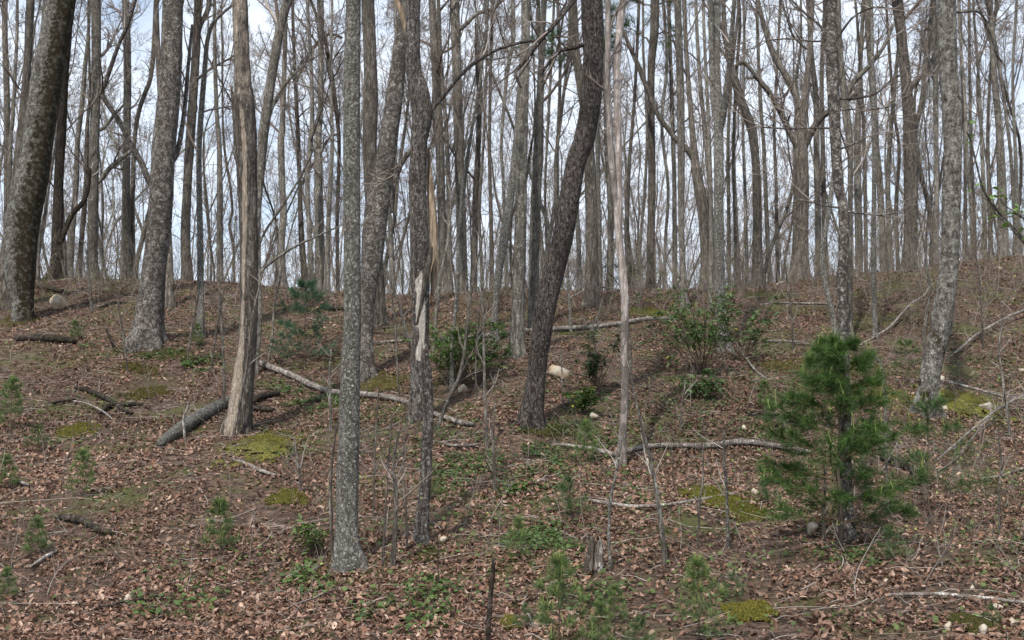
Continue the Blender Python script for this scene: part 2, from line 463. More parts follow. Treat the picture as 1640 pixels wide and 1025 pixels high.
def pine_meshes(rg, H, spread, whorls, nb_br, subs, per, nl, nw, r0=.02, c0=(.02, .05, .014), c1=(.085, .17, .035), shoots=0, density_low=1.0, lean=0.0, needle_from=0.25, shape=0.8, base=0.12):
    """Young white pine: tapering stem, whorls of boughs with side twigs, long soft needles, pale upright candles."""
    n = 14
    z = np.linspace(0, H, n)
    stem = np.stack([np.cumsum(rg.normal(size=n) * .006 * H) + lean * z, np.cumsum(rg.normal(size=n) * .006 * H), z], 1)
    Rr = r0 * np.linspace(1, .15, n)
    st = MB(); st.tubes(np.concatenate([[stem[0] - [0, 0, .1]], stem])[None], np.concatenate([[r0 * 1.1], Rr])[None], 8, (.10, .075, .055))
    wd, nd = MB(), MB()
    BP, BR = [], []
    for w in range(whorls):
        f = base + (0.97 - base) * w / max(1, whorls - 1)
        zz = f * H
        L = spread * ((1 - f) ** shape * .95 + .10)
        c = np.array([np.interp(zz, z, stem[:, 0]), np.interp(zz, z, stem[:, 1]), zz])
        a0 = rg.uniform(0, 6.28)
        for k in range(nb_br):
            if rg.random() < .12: continue
            az = a0 + k * 2 * pi / nb_br + rg.normal() * .25
            l = L * rg.uniform(.65, 1.15); rise = rg.uniform(.05, .35) + .7 * f ** 3
            K = 7; t = np.linspace(0, 1, K)[:, None]
            dirv = np.array([cos(az), sin(az), 0])
            P = c + dirv * t * l + np.array([0, 0, 1]) * (t * l * rise + .10 * l * t ** 2) + rg.normal(size=(K, 3)) * .012 * l
            BP.append(P); BR.append(np.linspace(max(.004, r0 * .35 * (1 - f * .6)), .002, K))
    BP = np.array(BP); BR = np.array(BR)
    wd.tubes(BP, BR, 4, (.12, .08, .05))
    P2, R2 = grow(rg, BP, BR, subs, .25, .95, .5, .95, (-.30, -.5), .6, K=4, up=.15, wob=.08, rmin=.0015, lenfall=.45)
    P2[:, :, 2] = P2[:, :1, 2] + (P2[:, :, 2] - P2[:, :1, 2]) * .45
    wd.tubes(P2, R2, 3, (.14, .10, .06))
    i = 2 if needle_from > .2 else 1
    A = np.concatenate([BP[:, i + 1], BP[:, 5], P2[:, 0] * .6 + P2[:, -1] * .4]); B = np.concatenate([BP[:, 5], BP[:, -1], P2[:, -1]])
    needles(rg, nd, A, B, per, nl, nw, c0, c1, .8)
    needles(rg, nd, BP[:, 1], BP[:, i + 1], per // 2, nl, nw, c0, c1, .8)
    needles(rg, nd, BP[:, 1], BP[:, 4], max(3, per // 6), nl, nw, (.16, .09, .04), (.24, .14, .06), .9)
    top = stem[-4:]
    needles(rg, nd, top[:-1], top[1:], per * 2, nl, nw, c0, c1, .8)
    if shoots:
        tip = np.concatenate([BP[:, -1], P2[rg.random(len(P2)) < shoots][:, -1], stem[-1:]])
        up = norm(np.array([0, 0, 1.0]) + rg.normal(size=(len(tip), 3)) * .18)
        ll = rg.uniform(.04, .10, (len(tip), 1)) * min(1.4, H + .3)
        Pp = np.stack([tip, tip + up * ll * .5, tip + up * ll], 1)
        nd.tubes(Pp, np.tile([[.0035, .003, .0015]], (len(tip), 1)), 4, (.26, .30, .10))
        needles(rg, nd, Pp[:, 0], Pp[:, 2], 10, nl * .45, nw, (.16, .24, .06), (.24, .32, .10), .35)
    return st.mesh('trunk', M['twig']), wd.mesh('boughs', M['twig']), nd.mesh('needles', M['needle'])

def put_pine(meshes, loc, label, group=None, rot=0.0, s=1.0, name='pine_sapling', cat='young pine'):
    z = float(ground(loc[0], loc[1]))
    o = empty(name, (loc[0], loc[1], z), label, cat, group)
    o.rotation_euler = (0, 0, rot); o.scale = (s, s, s)
    link('trunk', meshes[0], o); b = link('boughs', meshes[1], o); link('needles', meshes[2], b)
    return o
# ------------------------------------------------------------------ trees
def world_path(path, Y=None, wander=0.25, seed=0):
    """Photo-pixel outline (x, y, width) -> world centre line and radii for a trunk Y metres away."""
    rg = np.random.default_rng(seed + 100)
    if Y is None:
        b0 = G(path[0][0], path[0][1]); Y = b0[1]
    ph = rg.uniform(0, 6.28)
    P, R = [], []
    z0 = None
    for (px, py, w) in path:
        p = W(px, py, Y)
        if z0 is None: z0 = p[2]
        h = max(0.0, p[2] - z0)
        dy = wander * (sin(0.5 * h + ph) - sin(ph)) * min(1, h / 2)
        p = W(px, py, Y + dy)
        dist = np.dot(p - np.array([0, 0, CAMZ]), FWD)
        P.append(p); R.append(0.5 * w / F_PX * dist)
    return np.array(P), np.array(R), Y

def trunk_mesh(P, R, S, step, flare=0.35, top=8.0, amp=0.05, fr=8.0, zs=0.3, maskf=None, origin=None, mat=None, seed=0, broken=False, grounded=True):
    P = P.copy(); R = R.copy()
    rg = np.random.default_rng(seed)
    if grounded:
        gz = float(ground(P[0, 0], P[0, 1]))
        if P[0, 2] > gz + 0.05:       # foot hidden behind the ridge: carry the trunk down to its ground
            d = P[0] - P[1]; d = d / max(np.linalg.norm(d), 1e-6)
            q = P[0].copy(); q[2] = gz; q[0] += d[0] * (P[0, 2] - gz) * 0.3
            P = np.concatenate([[q], P]); R = np.concatenate([[R[0] * 1.08], R])
        P[0, 2] = gz
        P = np.concatenate([[P[0] - [0, 0, 0.25]], P]); R = np.concatenate([[R[0]], R])
    Ps, Rs = resample(P, R, step)
    if top > 0 and not broken:
        d = norm(Ps[-1] - Ps[-6]); d = norm(d * 0.6 + np.array([0, 0, 0.6]))
        n = max(6, int(top / 0.5)); L = top / n; q = Ps[-1].copy(); ext = []
        for k in range(n):
            d = norm(d + rg.normal(size=3) * 0.05 + np.array([0, 0, .02])); q = q + d * L; ext.append(q.copy())
        Ps = np.concatenate([Ps, ext]); Rs = np.concatenate([Rs, Rs[-1] * np.linspace(0.97, 0.12, n)])
    z0 = Ps[0, 2] + (0.25 if grounded else 0)
    h = np.maximum(Ps[:, 2] - z0, 0)
    Rf = Rs * (1 + (flare * 1.25 * np.exp(-h / 0.20) if grounded else 0))
    V, Q = tubes(Ps[None], Rf[None], S)
    C = np.repeat(Ps, S, 0); D = V - C
    th = np.tile(np.arange(S) * 2 * pi / S, len(Ps)); hh = np.repeat(h, S)
    q = np.stack([V[:, 0] * fr, V[:, 1] * fr, V[:, 2] * fr * zs], 1)
    f = 1 + amp * 2 * (fbm(q, 3, seed % 50) - 0.5) + amp * 1.4 * (np.abs(fbm(q * 3.1, 2, seed % 50 + 9) - .5) * 2 - .25)
    if grounded and flare > 0: f = f + 0.22 * np.exp(-hh / 0.24) * np.sin(th * 5 + seed) * (flare / 0.35)
    V = C + D * f[:, None]
    mask = maskf(V, C, D / np.linalg.norm(D, axis=1, keepdims=True)) if maskf else np.zeros(len(V))
    T = []
    nr = len(Ps)
    if broken:
        last = slice((nr - 1) * S, nr * S)
        jag = rg.uniform(-0.5, 1.6, S) * Rs[-1] * 2.2
        V[last, 2] += jag
        V = np.concatenate([V, [Ps[-1] - [0, 0, Rs[-1]]]]); mask = np.append(mask, 1)
    else:
        V = np.concatenate([V, [Ps[-1] + (Ps[-1] - Ps[-2]) * 0.3]]); mask = np.append(mask, 0)
    ci = len(V) - 1
    T = np.array([[(nr - 1) * S + j, (nr - 1) * S + (j + 1) % S, ci] for j in range(S)])
    if not grounded:
        V = np.concatenate([V, [Ps[0] + (Ps[0] - Ps[1]) * 0.2]]); mask = np.append(mask, 1)
        T = np.concatenate([T, [[(j + 1) % S, j, len(V) - 1] for j in range(S)]])
    if origin is not None: V = V - np.asarray(origin)
    me = make_mesh('trunk', V, [Q, T], mat, None, True, {'mask': mask})
    return me, Ps, Rs

TW = np.array([[.16, .13, .11], [.21, .175, .15], [.14, .11, .092], [.27, .235, .21]])
BUD = {'green': np.array([.22, .26, .07]), 'red': np.array([.24, .13, .10]), 'tan': np.array([.26, .20, .15])}

def twig_system(rg, mb, P, R, lv, sides=(5, 4, 3, 3), bud=None, budp=0.3, budsize=0.02, first=None):
    """Recursive bare branches. lv: list of dicts for grow()."""
    cur = (P, R)
    for i, d in enumerate(lv):
        d = dict(d)
        cur = grow(rg, cur[0], cur[1], d.pop('m'), d.pop('t0'), d.pop('t1'), d.pop('a0'), d.pop('a1'), d.pop('L'), d.pop('rf'), **d)
        col = TW[rg.integers(0, 4, len(cur[0]))] * rg.uniform(0.7, 1.25, (len(cur[0]), 1))
        mb.tubes(cur[0], cur[1], sides[min(i, 3)], col)
    if bud:
        e = cur[0][:, 1:].reshape(-1, 3); e = e[rg.random(len(e)) < budp]
        n = len(e)
        if n:
            a = norm(rg.normal(size=(n, 3))) * rg.uniform(0.5, 1.4, (n, 1)) * budsize; b = norm(rg.normal(size=(n, 3))) * budsize * 0.7
            V = np.stack([e, e + a + b, e + a * 1.3 - b], 1)
            mb.add(V, None, np.arange(3 * n).reshape(-1, 3), np.repeat(BUD[bud] * rg.uniform(.6, 1.3, (n, 1)), 3, 0))

def crown_levels(size, dens=1.0, t0=0.45):
    k = lambda v: max(1, int(round(v * dens)))
    return [dict(m=k(9), t0=t0, t1=0.98, a0=0.5, a1=1.1, L=(1.6 * size, 3.6 * size), rf=0.42, K=8, up=0.5, wob=0.14, rmin=.006),
            dict(m=6, t0=0.2, t1=0.98, a0=0.4, a1=0.9, L=(-.30, -.6), rf=0.55, K=6, up=0.3, wob=0.18, rmin=.0045),
            dict(m=6, t0=0.15, t1=1.0, a0=0.35, a1=0.9, L=(-.35, -.7), rf=0.6, K=4, up=0.2, wob=0.2, rmin=.0035),
            dict(m=4, t0=0.2, t1=1.0, a0=0.3, a1=0.8, L=(-.4, -.8), rf=0.7, K=3, up=0.15, wob=0.2, rmin=.003)]

LAND = []       # (screen x at row 400, name) of the trees used to find others by

def make_tree(label, path, mat, Y=None, name='tree', group=None, S=16, step=0.12, flare=0.35, top=8.0, amp=0.05, fr=8.0,
              dens=1.0, t0=0.45, size=1.0, limbs=(), maskf=None, broken=False, bud=None, land=None, wander=0.25, extra=None, cat='tree', lowtw=0, budp=.3):
    seed = (int(path[0][0] * 7 + path[0][1] * 13)) % 9973
    rg = np.random.default_rng(seed)
    P, R, Y = world_path(path, Y, wander, seed)
    gz = float(ground(P[0, 0], P[0, 1]))
    org = np.array([P[0, 0], P[0, 1], gz])
    root = empty(name, org, label, cat, group)
    me, Ps, Rs = trunk_mesh(P, R, S, step, flare, top, amp, fr, 0.3, maskf, org, M[mat], seed, broken)
    link('trunk', me, root)
    if land: LAND.append((np.interp(400, [p[1] for p in path[::-1]], [p[0] for p in path[::-1]]), land))
    # even spacing for the branch generator
    s = np.concatenate([[0], np.cumsum(np.linalg.norm(np.diff(Ps, axis=0), axis=1))])
    u = np.linspace(0, s[-1], 40)
    Pe = np.stack([np.interp(u, s, Ps[:, k]) for k in range(3)], 1); Re = np.interp(u, s, Rs)
    for lp in limbs:
        Lp, Lr, _ = world_path(lp, Y, 0.0, seed)
        # start inside the trunk
        j = np.argmin(np.linalg.norm(Ps - Lp[0], axis=1)); Lp[0] = Ps[j]
        dyy = rg.uniform(-0.12, 0.12) * np.arange(len(Lp)); shift = Ps[j, 1] - Y
        for q in range(1, len(Lp)): Lp[q] = W(lp[q][0], lp[q][1], Y + shift + dyy[q])
        m2, L2, R2 = trunk_mesh(Lp, Lr, 10, step, 0, 0, amp, fr * 1.4, 0.5, None, org, M[mat], seed + 3, False, grounded=False)
        lo = link('limb', m2, root)
        mb = MB()
        uu = np.linspace(0, len(L2) - 1, 14).astype(int)
        twig_system(rg, mb, L2[uu][None], R2[uu][None], [dict(m=5, t0=.35, t1=1, a0=.4, a1=1.0, L=(.5, 1.6), rf=.45, K=6, up=.3, wob=.16, rmin=.005),
                    dict(m=4, t0=.2, t1=1, a0=.4, a1=.9, L=(-.4, -.7), rf=.6, K=4, up=.2, wob=.2, rmin=.003),
                    dict(m=3, t0=.2, t1=1, a0=.4, a1=.9, L=(-.4, -.8), rf=.7, K=3, up=.1, wob=.2, rmin=.0022)], bud=bud)
        link('twigs', mb.mesh('twigs', M['twig'], org), lo)
    if dens > 0:
        mb = MB()
        twig_system(rg, mb, Pe[None], Re[None], crown_levels(size, dens, t0), bud=bud, budp=budp)
        if lowtw:
            twig_system(rg, mb, Pe[None], Re[None], [dict(m=lowtw, t0=0.08, t1=0.6, a0=.8, a1=1.5, L=(.5, 1.5), rf=.12, K=7, up=.2, wob=.14, rmin=.004),
                        dict(m=4, t0=.2, t1=1, a0=.4, a1=.9, L=(-.3, -.6), rf=.6, K=4, up=.1, wob=.2, rmin=.0025)])
        link('crown', mb.mesh('crown', M['twig'], org), root)
    if extra: extra(root, org, Ps, Rs, Y, rg)
    return root, Ps, Rs

def side_mask(x_dir, lo=-0.2, hi=0.5, base=0.0, z0=None, z1=None):
    def f(V, C, D):
        m = sstep(D[:, 0] * x_dir, lo, hi)
        if z0 is not None: m = m * sstep(V[:, 2], z0 - .15, z0 + .15)
        if z1 is not None: m = m * (1 - sstep(V[:, 2], z1 - .15, z1 + .15))
        return m * 0.9 + base
    return f

def row_z(px, py, Y): return W(px, py, Y)[2]

# ---- the trees that stand on the slope
NEAR = dict(S=44, step=0.035)
make_tree('thick leaning tree at the left edge, pale lichen left side and dark mossy right side',
          [(37, 514, 32), (36, 480, 34), (32, 440, 46), (35, 362, 52), (48, 300, 50), (60, 230, 48), (75, 130, 48), (88, 60, 47), (98, 0, 45), (110, -70, 43)],
          'lichen_moss', name='oak_tree', S=48, step=0.06, top=9, amp=0.05, t0=.6, flare=.1, maskf=side_mask(1, -.75, .75), land='the mossy leaning tree', size=1.3, wander=.1)
make_tree('brown mossy stem rising close behind the thick leaning tree at the left edge',
          [(6, 494, 34), (12, 440, 32), (17, 380, 24), (26, 300, 18), (36, 200, 15), (44, 100, 12), (50, 0, 11), (52, -50, 10)], 'brown', name='oak_tree', S=24, step=.08, top=7, land='the brown mossy stem')
make_tree('slim very dark straight tree just right of the thick mossy leaning tree',
          [(87, 455, 24), (89, 430, 18), (91, 400, 17), (93, 330, 16), (95, 270, 15), (99, 200, 15), (103, 120, 14), (109, 40, 14), (113, -50, 13)], 'black', Y=30.5, S=20, step=.1, flare=.5, land='the dark straight tree',
          limbs=[[(93, 405, 7), (103, 372, 9), (116, 342, 9), (133, 324, 8), (141, 300, 7), (144, 270, 6)]])
make_tree('stout scaly grey oak leaning slightly right with a crooked low limb on its left',
          [(235, 552, 50), (238, 520, 45), (241, 490, 43), (247, 430, 38), (255, 362, 38), (259, 300, 37), (263, 230, 37), (269, 170, 36), (274, 100, 34), (277, 0, 32), (282, -80, 31)],
          'oak', name='oak_tree', S=48, step=.05, top=9, amp=.045, t0=.62, size=1.3, land='the scaly grey oak', wander=.1,
          limbs=[[(248, 312, 10), (240, 292, 10), (227, 262, 10), (212, 236, 9), (190, 192, 9), (176, 172, 8), (163, 150, 8), (168, 136, 7), (176, 112, 7), (190, 72, 6), (205, 38, 6), (218, -5, 6)],
                 [(268, 290, 10), (283, 245, 9), (291, 208, 8), (297, 160, 7), (302, 100, 6), (308, 40, 5)]])
make_tree('dark trunk half hidden behind the scaly grey oak, on its right side',
          [(272, 494, 14), (271, 430, 13), (268, 360, 12), (262, 280, 10), (258, 180, 9), (252, 60, 8), (249, -40, 8)], 'brown', S=16, step=.12, t0=.5)
Ys = G(378, 690)[1]
def snag_mask(V, C, D):
    z1, z2, z3 = row_z(0, 175, Ys), row_z(0, 560, Ys), row_z(0, 200, Ys)
    h = V[:, 2]
    c = -.25 + .25 * np.sin(h * 1.3 + .5)
    strip = np.exp(-((D[:, 0] - c) / .30) ** 2) * (D[:, 1] < .4) * 1.15
    low = sstep(-D[:, 0] * .8 - D[:, 1] * .5, .25, .6) * (1 - sstep(h, z2 - .3, z2 + .3))
    patch = np.clip((fbm(V * [10, 10, 3.0], 3, 14) - .36) * 4, 0, 1)
    low = low * (.4 + .6 * patch); strip = strip * (.5 + .5 * patch)
    return np.clip(sstep(h, z1 - .1, z1 + .2) * (.34 + .30 * fbm(V * [14, 14, 1.0], 3, 4)) + strip * (1 - sstep(h, z1 - .1, z1 + .1)) * .9 + low * .8, 0, 1)
def snag_extra(root, org, Ps, Rs, Y, rg):
    # a flap of bark standing off the left side, and small roots
    P, R, _ = world_path([(383, 275, 8), (379, 235, 9), (376, 190, 8), (372, 150, 5), (370, 138, 2)], Y - .02, 0)
    me, _, _ = trunk_mesh(P, R, 12, .05, 0, 0, .25, 14, .4, None, org, M['brown'], 5, False, grounded=False)
    link('loose_bark', me, root)
make_tree('dead snag with peeled tan wood and weathered grey top, a log leaning on its foot',
          [(380, 690, 44), (385, 655, 37), (391, 600, 33), (397, 540, 30), (399, 480, 28), (399, 400, 29), (397, 330, 30), (395, 260, 33), (394, 210, 34), (391, 165, 33), (389, 130, 27), (386, 60, 25), (384, 0, 24), (382, -40, 23)],
          'snag', name='dead_tree', S=52, step=.035, top=1.0, amp=.07, dens=0, flare=.12, maskf=snag_mask, extra=snag_extra, land='the peeled dead snag', wander=.05)
make_tree('slender tree curving up and right from close behind the peeled dead snag',
          [(407, 600, 10), (414, 520, 11), (413, 430, 10), (412, 360, 11), (415, 300, 13), (419, 250, 15), (424, 200, 16), (437, 110, 15), (450, 40, 15), (461, 0, 15), (478, -60, 14)],
          'grey', S=20, step=.06, t0=.35, dens=.8, limbs=[[(418, 235, 7), (432, 185, 6), (446, 150, 5), (470, 120, 4), (500, 92, 3)], [(413, 395, 5), (425, 370, 4), (452, 330, 4), (480, 285, 3), (502, 240, 3)],
          [(414, 440, 6), (428, 425, 5), (460, 402, 4), (500, 382, 3), (548, 360, 2)]])
make_tree('straight tree covered in pale grey-green lichen, nearest the viewer left of centre',
          [(562, 910, 44), (558, 885, 38), (556, 845, 35), (557, 760, 35), (559, 690, 33), (561, 600, 31), (564, 520, 28), (564, 400, 27), (563, 230, 27), (564, 100, 26), (566, 0, 24), (568, -80, 23)],
          'lichen', S=64, step=.022, top=11, amp=.035, fr=16, dens=.8, t0=.65, flare=.30, land='the lichen-grey trunk', wander=.05)
make_tree('big oak trunk with long furrowed bark leaning right above its narrow foot, near centre',
          [(587, 606, 27), (587, 560, 21), (588, 510, 21), (590, 465, 26), (596, 410, 35), (602, 345, 38), (612, 290, 34), (621, 230, 30), (631, 160, 28), (638, 100, 24), (646, 40, 22), (653, -30, 20)],
          'oak', name='oak_tree', S=48, step=.045, top=9, amp=.06, t0=.6, dens=.8, land='the leaning furrowed oak', wander=.1)
make_tree('straight brown trunk rising behind the furrowed leaning oak',
          [(609, 520, 18), (606, 450, 18), (601, 390, 20), (595, 310, 22), (592, 230, 23), (594, 170, 23), (593, 100, 21), (589, 0, 21), (587, -80, 20)], 'brown', S=28, step=.08, top=9, t0=.6, dens=.8)
Yt = G(671, 674)[1]
def peel_mask(V, C, D):
    za, zb = row_z(0, 580, Yt), row_z(0, 428, Yt)
    w = sstep(V[:, 2], za - .02, za + .05) * (1 - sstep(V[:, 2], zb - .3, zb + .1))
    t = (V[:, 2] - za) / (zb - za)
    c = -.05 + .35 * (1 - t) + 1.1 * (fbm(V * [9, 9, 5.0], 3, 3) - .5)             # the scar drifts round the trunk as it climbs
    s = np.exp(-((D[:, 0] - c) / .52) ** 2) * (D[:, 1] < .5)
    return w * s * 1.25 * (.55 + .75 * fbm(V * [30, 30, 3.0], 3, 8))
def twist_extra(root, org, Ps, Rs, Y, rg):
    P, R, _ = world_path([(692, 473, 4), (696, 440, 12), (696, 400, 13), (693, 340, 13), (689, 290, 9), (687, 250, 5), (686, 237, 2)], Y + .06, 0)
    me, _, _ = trunk_mesh(P, R, 14, .04, 0, 0, .10, 14, .2, None, org, M['barewood'], 5, False, grounded=False)
    link('split_slab', me, root)
    P, R, _ = world_path([(668, 520, 3), (678, 468, 8), (682, 440, 10), (688, 415, 9), (692, 395, 3)], Y - .12, 0)
    me, _, _ = trunk_mesh(P, R, 12, .04, 0, 0, .2, 14, .2, None, org, M['brown'], 6, False, grounded=False)
    link('loose_bark', me, root)
    P, R, _ = world_path([(652, 60, 4), (647, 35, 8), (640, 12, 9), (632, -5, 7), (626, -18, 3)], Y + .12, 0)
    me, _, _ = trunk_mesh(P, R, 12, .05, 0, 0, .12, 14, .2, None, org, M['barewood'], 7, False, grounded=False)
    link('broken_stub', me, root)
make_tree('crooked dark oak right of centre-left with a bright bare wood scar low on its trunk',
          [(671, 674, 24), (671, 600, 27), (673, 520, 28), (673, 470, 28), (672, 400, 29), (669, 300, 28), (671, 230, 27), (676, 190, 32), (672, 150, 32), (662, 110, 25), (661, 50, 24), (661, 0, 24), (660, -80, 23)],
          'oakpeel', name='oak_tree', S=56, step=.03, top=9, amp=.06, t0=.62, dens=.8, maskf=peel_mask, extra=twist_extra, land='the scarred crooked oak', wander=.06,
          limbs=[[(676, 200, 6), (690, 178, 6), (712, 152, 6), (738, 120, 6), (765, 97, 6), (800, 78, 5), (835, 68, 5), (875, 62, 3)],
                 [(664, 235, 9), (650, 250, 9), (638, 275, 7), (631, 300, 6), (628, 340, 5)]])
make_tree('brown bark-stripped snag snapped off in front of the scarred crooked oak',
          [(674, 872, 21), (679, 800, 19), (683, 730, 19), (686, 660, 17), (684, 610, 17), (681, 580, 15), (680, 566, 11)], 'oakpeel', name='dead_tree', S=36, step=.03, top=0, amp=.08, dens=0, broken=True, flare=.35, wander=.03)
make_tree('tall twisting pale grey pole, lichen flecked, thinnest stem right of the crooked oak',
          [(724, 627, 7), (724, 560, 6), (729, 500, 6), (733, 450, 6), (735, 380, 7), (740, 320, 6), (746, 270, 6), (757, 200, 5), (770, 120, 4), (780, 40, 4)], 'lichen', name='sapling', S=14, step=.06, top=3, dens=.35, size=.4, cat='sapling')
make_tree('pale lichen-spotted tree that bends right then straightens, right of centre-left',
          [(792, 548, 14), (793, 500, 10), (798, 440, 12), (806, 390, 14), (814, 340, 13), (822, 280, 12), (828, 220, 12), (833, 150, 11), (838, 80, 10), (843, 0, 9), (845, -40, 9)], 'lichen', S=24, step=.06, t0=.5, dens=.8, top=6)
make_tree('straight grey scaly-barked tree between the bent pale tree and the dark leaning one',
          [(827, 570, 22), (830, 500, 21), (832, 430, 20), (834, 350, 19), (836, 230, 18), (841, 100, 14), (842, 0, 14), (843, -60, 13)], 'grey', S=28, step=.06, t0=.5, top=7, land='the straight scaly tree')
make_tree('smooth grey-brown tree directly left of the dark leaning trunk',
          [(855, 530, 18), (855, 430, 17), (858, 330, 17), (862, 230, 15), (865, 150, 12), (868, 80, 9), (872, 0, 8)], 'grey', S=22, step=.07, t0=.4, top=5)
make_tree('large dark rough-barked tree leaning right in the middle, a white stone at its foot',
          [(851, 682, 34), (857, 620, 31), (864, 560, 31), (874, 490, 34), (888, 430, 34), (899, 390, 34), (910, 330, 33), (923, 260, 32), (935, 225, 33), (944, 180, 33), (949, 130, 33), (950, 80, 32), (948, 20, 34), (944, -60, 32)],
          'dark', name='oak_tree', S=60, step=.03, top=10, amp=.06, fr=11, dens=.9, t0=.62, land='the dark leaning tree', wander=.06,
          limbs=[[(945, 72, 8), (920, 76, 7), (897, 82, 6), (880, 100, 5), (868, 118, 4)], [(932, -20, 8), (920, 0, 8), (896, 30, 7), (868, 62, 7), (838, 100, 7), (826, 116, 6), (834, 140, 4)]])
Ysm = G(995, 746)[1]
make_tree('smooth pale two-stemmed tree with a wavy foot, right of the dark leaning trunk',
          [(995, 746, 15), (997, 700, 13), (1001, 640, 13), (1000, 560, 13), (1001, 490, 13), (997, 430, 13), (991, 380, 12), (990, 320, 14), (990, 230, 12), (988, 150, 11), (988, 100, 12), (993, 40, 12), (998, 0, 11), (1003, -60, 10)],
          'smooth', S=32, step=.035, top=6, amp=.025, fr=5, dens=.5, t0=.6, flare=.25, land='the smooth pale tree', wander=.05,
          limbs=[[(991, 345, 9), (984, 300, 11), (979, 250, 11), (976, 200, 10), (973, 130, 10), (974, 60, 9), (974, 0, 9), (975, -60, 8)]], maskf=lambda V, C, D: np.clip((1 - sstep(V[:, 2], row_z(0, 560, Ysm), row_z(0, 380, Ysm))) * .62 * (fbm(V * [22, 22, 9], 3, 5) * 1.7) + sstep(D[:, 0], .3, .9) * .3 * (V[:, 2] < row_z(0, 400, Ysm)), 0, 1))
make_tree('dark trunk of a tall pine standing behind the smooth pale tree',
          [(948, 490, 23), (948, 400, 20), (946, 300, 19), (940, 200, 16), (931, 140, 15), (922, 80, 14), (917, 0, 14), (915, -60, 13)], 'brown', name='pine_tree', S=24, step=.08, dens=.3, t0=.6, size=.6, top=5, land='the ridge pine',
          extra=lambda root, org, Ps, Rs, Y, rg: pine_tufts(root, org, Y, rg, [(917, 60, 838, 85, 6), (920, 85, 870, 72, 6), (917, 20, 862, 5, 5), (925, 95, 985, 70, 5), (922, 40, 975, 20, 4), (925, 100, 895, 92, 3)]))
make_tree('dark pine trunk with green needle tufts high up, right of the smooth pale tree',
          [(1042, 455, 13), (1042, 400, 13), (1044, 300, 12), (1043, 200, 12), (1043, 110, 12), (1048, 50, 14), (1049, 0, 14), (1050, -50, 13)], 'brown', Y=31.5, name='pine_tree', S=20, step=.1, dens=.3, t0=.6, size=.6, top=5,
          extra=lambda root, org, Ps, Rs, Y, rg: pine_tufts(root, org, Y, rg, [(1043, 70, 1002, 46, 6), (1048, 60, 1085, 55, 6), (1048, 20, 1010, 2, 6), (1048, 10, 1090, 5, 5)]))
make_tree('grey-green lichened tree forking high up beside the broad-leaved evergreen bush',
          [(1160, 562, 22), (1157, 520, 18), (1154, 490, 17), (1152, 400, 16), (1151, 300, 15), (1151, 230, 16), (1149, 160, 13), (1148, 80, 11), (1149, 0, 12), (1150, -50, 11)], 'lichen', S=30, step=.05, t0=.5, top=7, land='the forked lichened tree',
          limbs=[[(1151, 215, 9), (1143, 165, 10), (1140, 100, 9), (1138, 0, 9), (1137, -50, 8)], [(1152, 225, 10), (1159, 180, 11), (1164, 140, 10), (1169, 90, 8), (1174, 30, 7), (1178, -30, 6)]])
make_tree('slim grey stem close against the left of the forked lichened tree',
          [(1137, 500, 7), (1139, 400, 7), (1138, 300, 7), (1134, 180, 6), (1128, 60, 5), (1126, -20, 5)], 'grey', name='sapling', S=12, dens=.5, top=3, cat='sapling')
Yp = G(1355, 866)[1]
make_tree('slim tree with flaking grey bark growing up through the large young pine',
          [(1356, 866, 25), (1355, 800, 21), (1354, 740, 19), (1353, 640, 18), (1351, 560, 17), (1350, 500, 16), (1347, 450, 15), (1351, 400, 16), (1350, 330, 16), (1343, 300, 16), (1340, 260, 16), (1337, 200, 18), (1334, 130, 20), (1333, 90, 20), (1330, 50, 22), (1329, 0, 22), (1327, -80, 20)],
          'oak', S=40, step=.03, top=6, amp=.06, fr=14, dens=.7, t0=.6, size=.7, land='the flaky tree in the young pine', wander=.04,
          limbs=[[(1345, 337, 4), (1325, 330, 3), (1300, 324, 3), (1277, 319, 2)], [(1353, 340, 4), (1380, 342, 3), (1410, 344, 3), (1445, 340, 2)], [(1337, 210, 4), (1305, 205, 3), (1260, 206, 3), (1211, 203, 2)],
                 [(1340, 160, 4), (1375, 157, 4), (1405, 148, 3), (1425, 130, 3), (1445, 118, 2)], [(1333, 75, 5), (1312, 40, 4), (1290, 22, 4), (1268, 0, 3)], [(1334, 80, 4), (1352, 45, 4), (1370, 25, 3), (1400, 12, 3), (1440, 15, 2)],
                 [(1336, 180, 4), (1358, 175, 3), (1392, 176, 3), (1430, 170, 2)], [(1347, 245, 3), (1372, 228, 3), (1392, 218, 2)], [(1333, 70, 4), (1300, 66, 3), (1262, 62, 3), (1220, 66, 2)]])
make_tree('grey companion stem rising just right of the flaky tree in the young pine',
          [(1361, 545, 10), (1361, 440, 9), (1362, 300, 8), (1361, 230, 10), (1356, 190, 13), (1350, 130, 11), (1345, 80, 9), (1342, 0, 9)], 'grey', S=16, step=.07, dens=.6, t0=.3, top=4,
          limbs=[[(1354, 165, 6), (1368, 130, 9), (1385, 113, 8), (1400, 96, 7), (1418, 70, 6), (1430, 40, 5)]])
make_tree('thin lichened stem that kinks left before meeting the flaky tree in the young pine',
          [(1341, 578, 10), (1336, 520, 9), (1330, 490, 9), (1321, 450, 9), (1317, 410, 8), (1322, 370, 8), (1330, 320, 8), (1336, 270, 7), (1336, 200, 6), (1330, 120, 5)], 'lichen', name='sapling', S=16, step=.05, dens=.4, size=.5, top=2, cat='sapling', wander=.05)
make_tree('very straight thin pale pole with smooth lichened bark, left of the big right-hand trunk',
          [(1402, 543, 9), (1400, 480, 8), (1399, 400, 8), (1400, 300, 7), (1400, 230, 7), (1398, 130, 6), (1396, 20, 5), (1395, -30, 5)], 'lichen', name='sapling', S=16, step=.05, dens=.4, size=.5, t0=.35, top=3, flare=.15, cat='sapling', land='the thin pale pole')
